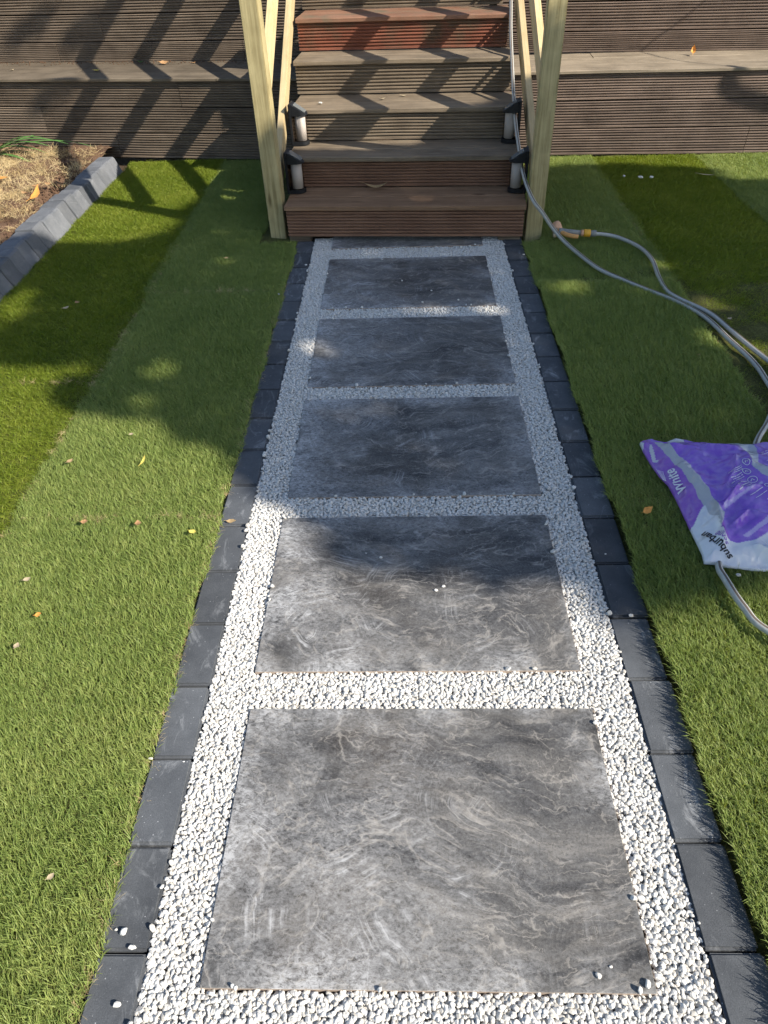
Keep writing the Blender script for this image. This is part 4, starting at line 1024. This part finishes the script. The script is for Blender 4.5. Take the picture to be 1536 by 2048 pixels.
HOLEP = [(-2.10, 3.36), (-2.00, 3.25), (-2.02, 2.95), (-2.08, 2.87), (-2.22, 3.05), (-2.21, 3.17)]
def crown():
    N = 26000
    ex = npr.uniform(-3, 4.2, N*2); ey = npr.uniform(.8, 5.4, N*2)
    ok = inpoly(ex, ey, SHADE) & ~inpoly(ex, ey, HOLEP)
    for hx, hy, hr in HOLES: ok &= np.hypot(ex-hx, ey-hy) > hr+.03
    ex, ey = ex[ok], ey[ok]
    h = npr.uniform(3.9, 6.6, ex.size)
    ext = []
    for bx, by, br, cnt in ((-4.13, 7.14, .15, 110), (-3.6, 7.08, .16, 100), (-3.34, 6.2, .13, 75), (-4.4, 6.7, .2, 80), (-4.35, 7.4, .2, 80), (-3.2, 7.2, .12, 30)):
        a = npr.uniform(0, 6.28, cnt); d = br*np.sqrt(npr.random(cnt)); ext.append(np.stack([bx+d*np.cos(a), by+d*np.sin(a)*.5, npr.uniform(4.6, 5.6, cnt)], 1))
    ext = np.concatenate(ext)
    nM = ex.size
    ex = np.r_[ex, ext[:, 0]]; ey = np.r_[ey, ext[:, 1]]; h = np.r_[h, ext[:, 2]]
    n_ = ex.size
    C_ = np.stack([ex-U*h, ey-V*h, h], 1)
    a = npr.normal(0, 1, (n_, 3)); a /= np.linalg.norm(a, axis=1, keepdims=True)
    b = npr.normal(0, 1, (n_, 3)); b -= a*(a*b).sum(1, keepdims=True); b /= np.linalg.norm(b, axis=1, keepdims=True)
    L = npr.uniform(.045, .075, (n_, 1)); w = L*.55
    L[nM:] *= .6; w[nM:] *= .6
    V_ = np.stack([C_-a*L, C_+b*w, C_+a*L, C_-b*w], 1).reshape(-1, 3)
    F = np.arange(4*n_).reshape(-1, 4)
    me = bpy.data.meshes.new('crown'); me.from_pydata(V_.tolist(), [], F.tolist()); me.update(); return me
tree = empty('shade_tree', (7.1, .6, -.06))
tag(tree, 'leafy tree beyond the right edge that throws the shade on lawn and path', 'tree')
def child_world(name, me, mat):
    me.transform(Matrix.Translation(-tree.location)); return link(name, me, tree, mat)
child_world('crown', crown(), M['tree_leaf'])
tp = spline([(7.1, .6, -.06), (7.05, .62, 1.2), (7.0, .65, 2.6), (6.9, .7, 4.2), (6.8, .8, 5.8)], 5)
v, f = tube_data(tp, [.17-.12*i/(len(tp)-1) for i in range(len(tp))], 12); child_world('trunk', mesh('trunk', v, f, True), M['bark'])
for e in ((5.2, 1.6, 4.6), (8.2, .2, 5.2), (6.2, -.4, 4.9), (7.4, 2.0, 5.6), (4.6, .6, 4.7)):
    pp = spline([(7.0, .65, 2.7), ((7+e[0])/2, (.65+e[1])/2, (2.7+e[2])/2+.25), e], 6)
    v, f = tube_data(pp, [.06-.045*i/(len(pp)-1) for i in range(len(pp))], 8); child_world('unseen_limb', mesh('unseen_limb', v, f, True), M['bark'])
def added_shade_bough(E_, h0, h1, rad0, rad1, start):  # added boughs, shaped to cast the hooked and thin shadows on the right wall
    pp = [start]+[(ex-U*h, ey-V*h, h) for (ex, ey), h in zip(E_, np.linspace(h0, h1, len(E_)))]
    pp = spline(pp, 6); v, f = tube_data(pp, [rad0+(rad1-rad0)*i/(len(pp)-1) for i in range(len(pp))], 8)
    child_world('unseen_limb', mesh('unseen_limb', v, f, True), M['bark'])
added_shade_bough([(3.6, 4.6), (3.3, 5.3), (2.75, 5.62), (2.38, 5.65), (2.216, 5.664), (2.052, 5.692), (1.888, 5.723), (1.729, 5.773), (1.640, 5.820), (1.590, 5.880)], 1.9, 1.95, .040, .022, (6.9, .7, 1.9))
added_shade_bough([(1.574, 5.874), (1.287, 6.153), (1.119, 6.511), (1.123, 6.598), (1.116, 6.679)], 1.95, 2.2, .006, .005, (1.590+1.95*1.27, 5.880-1.95*.67, 1.95))
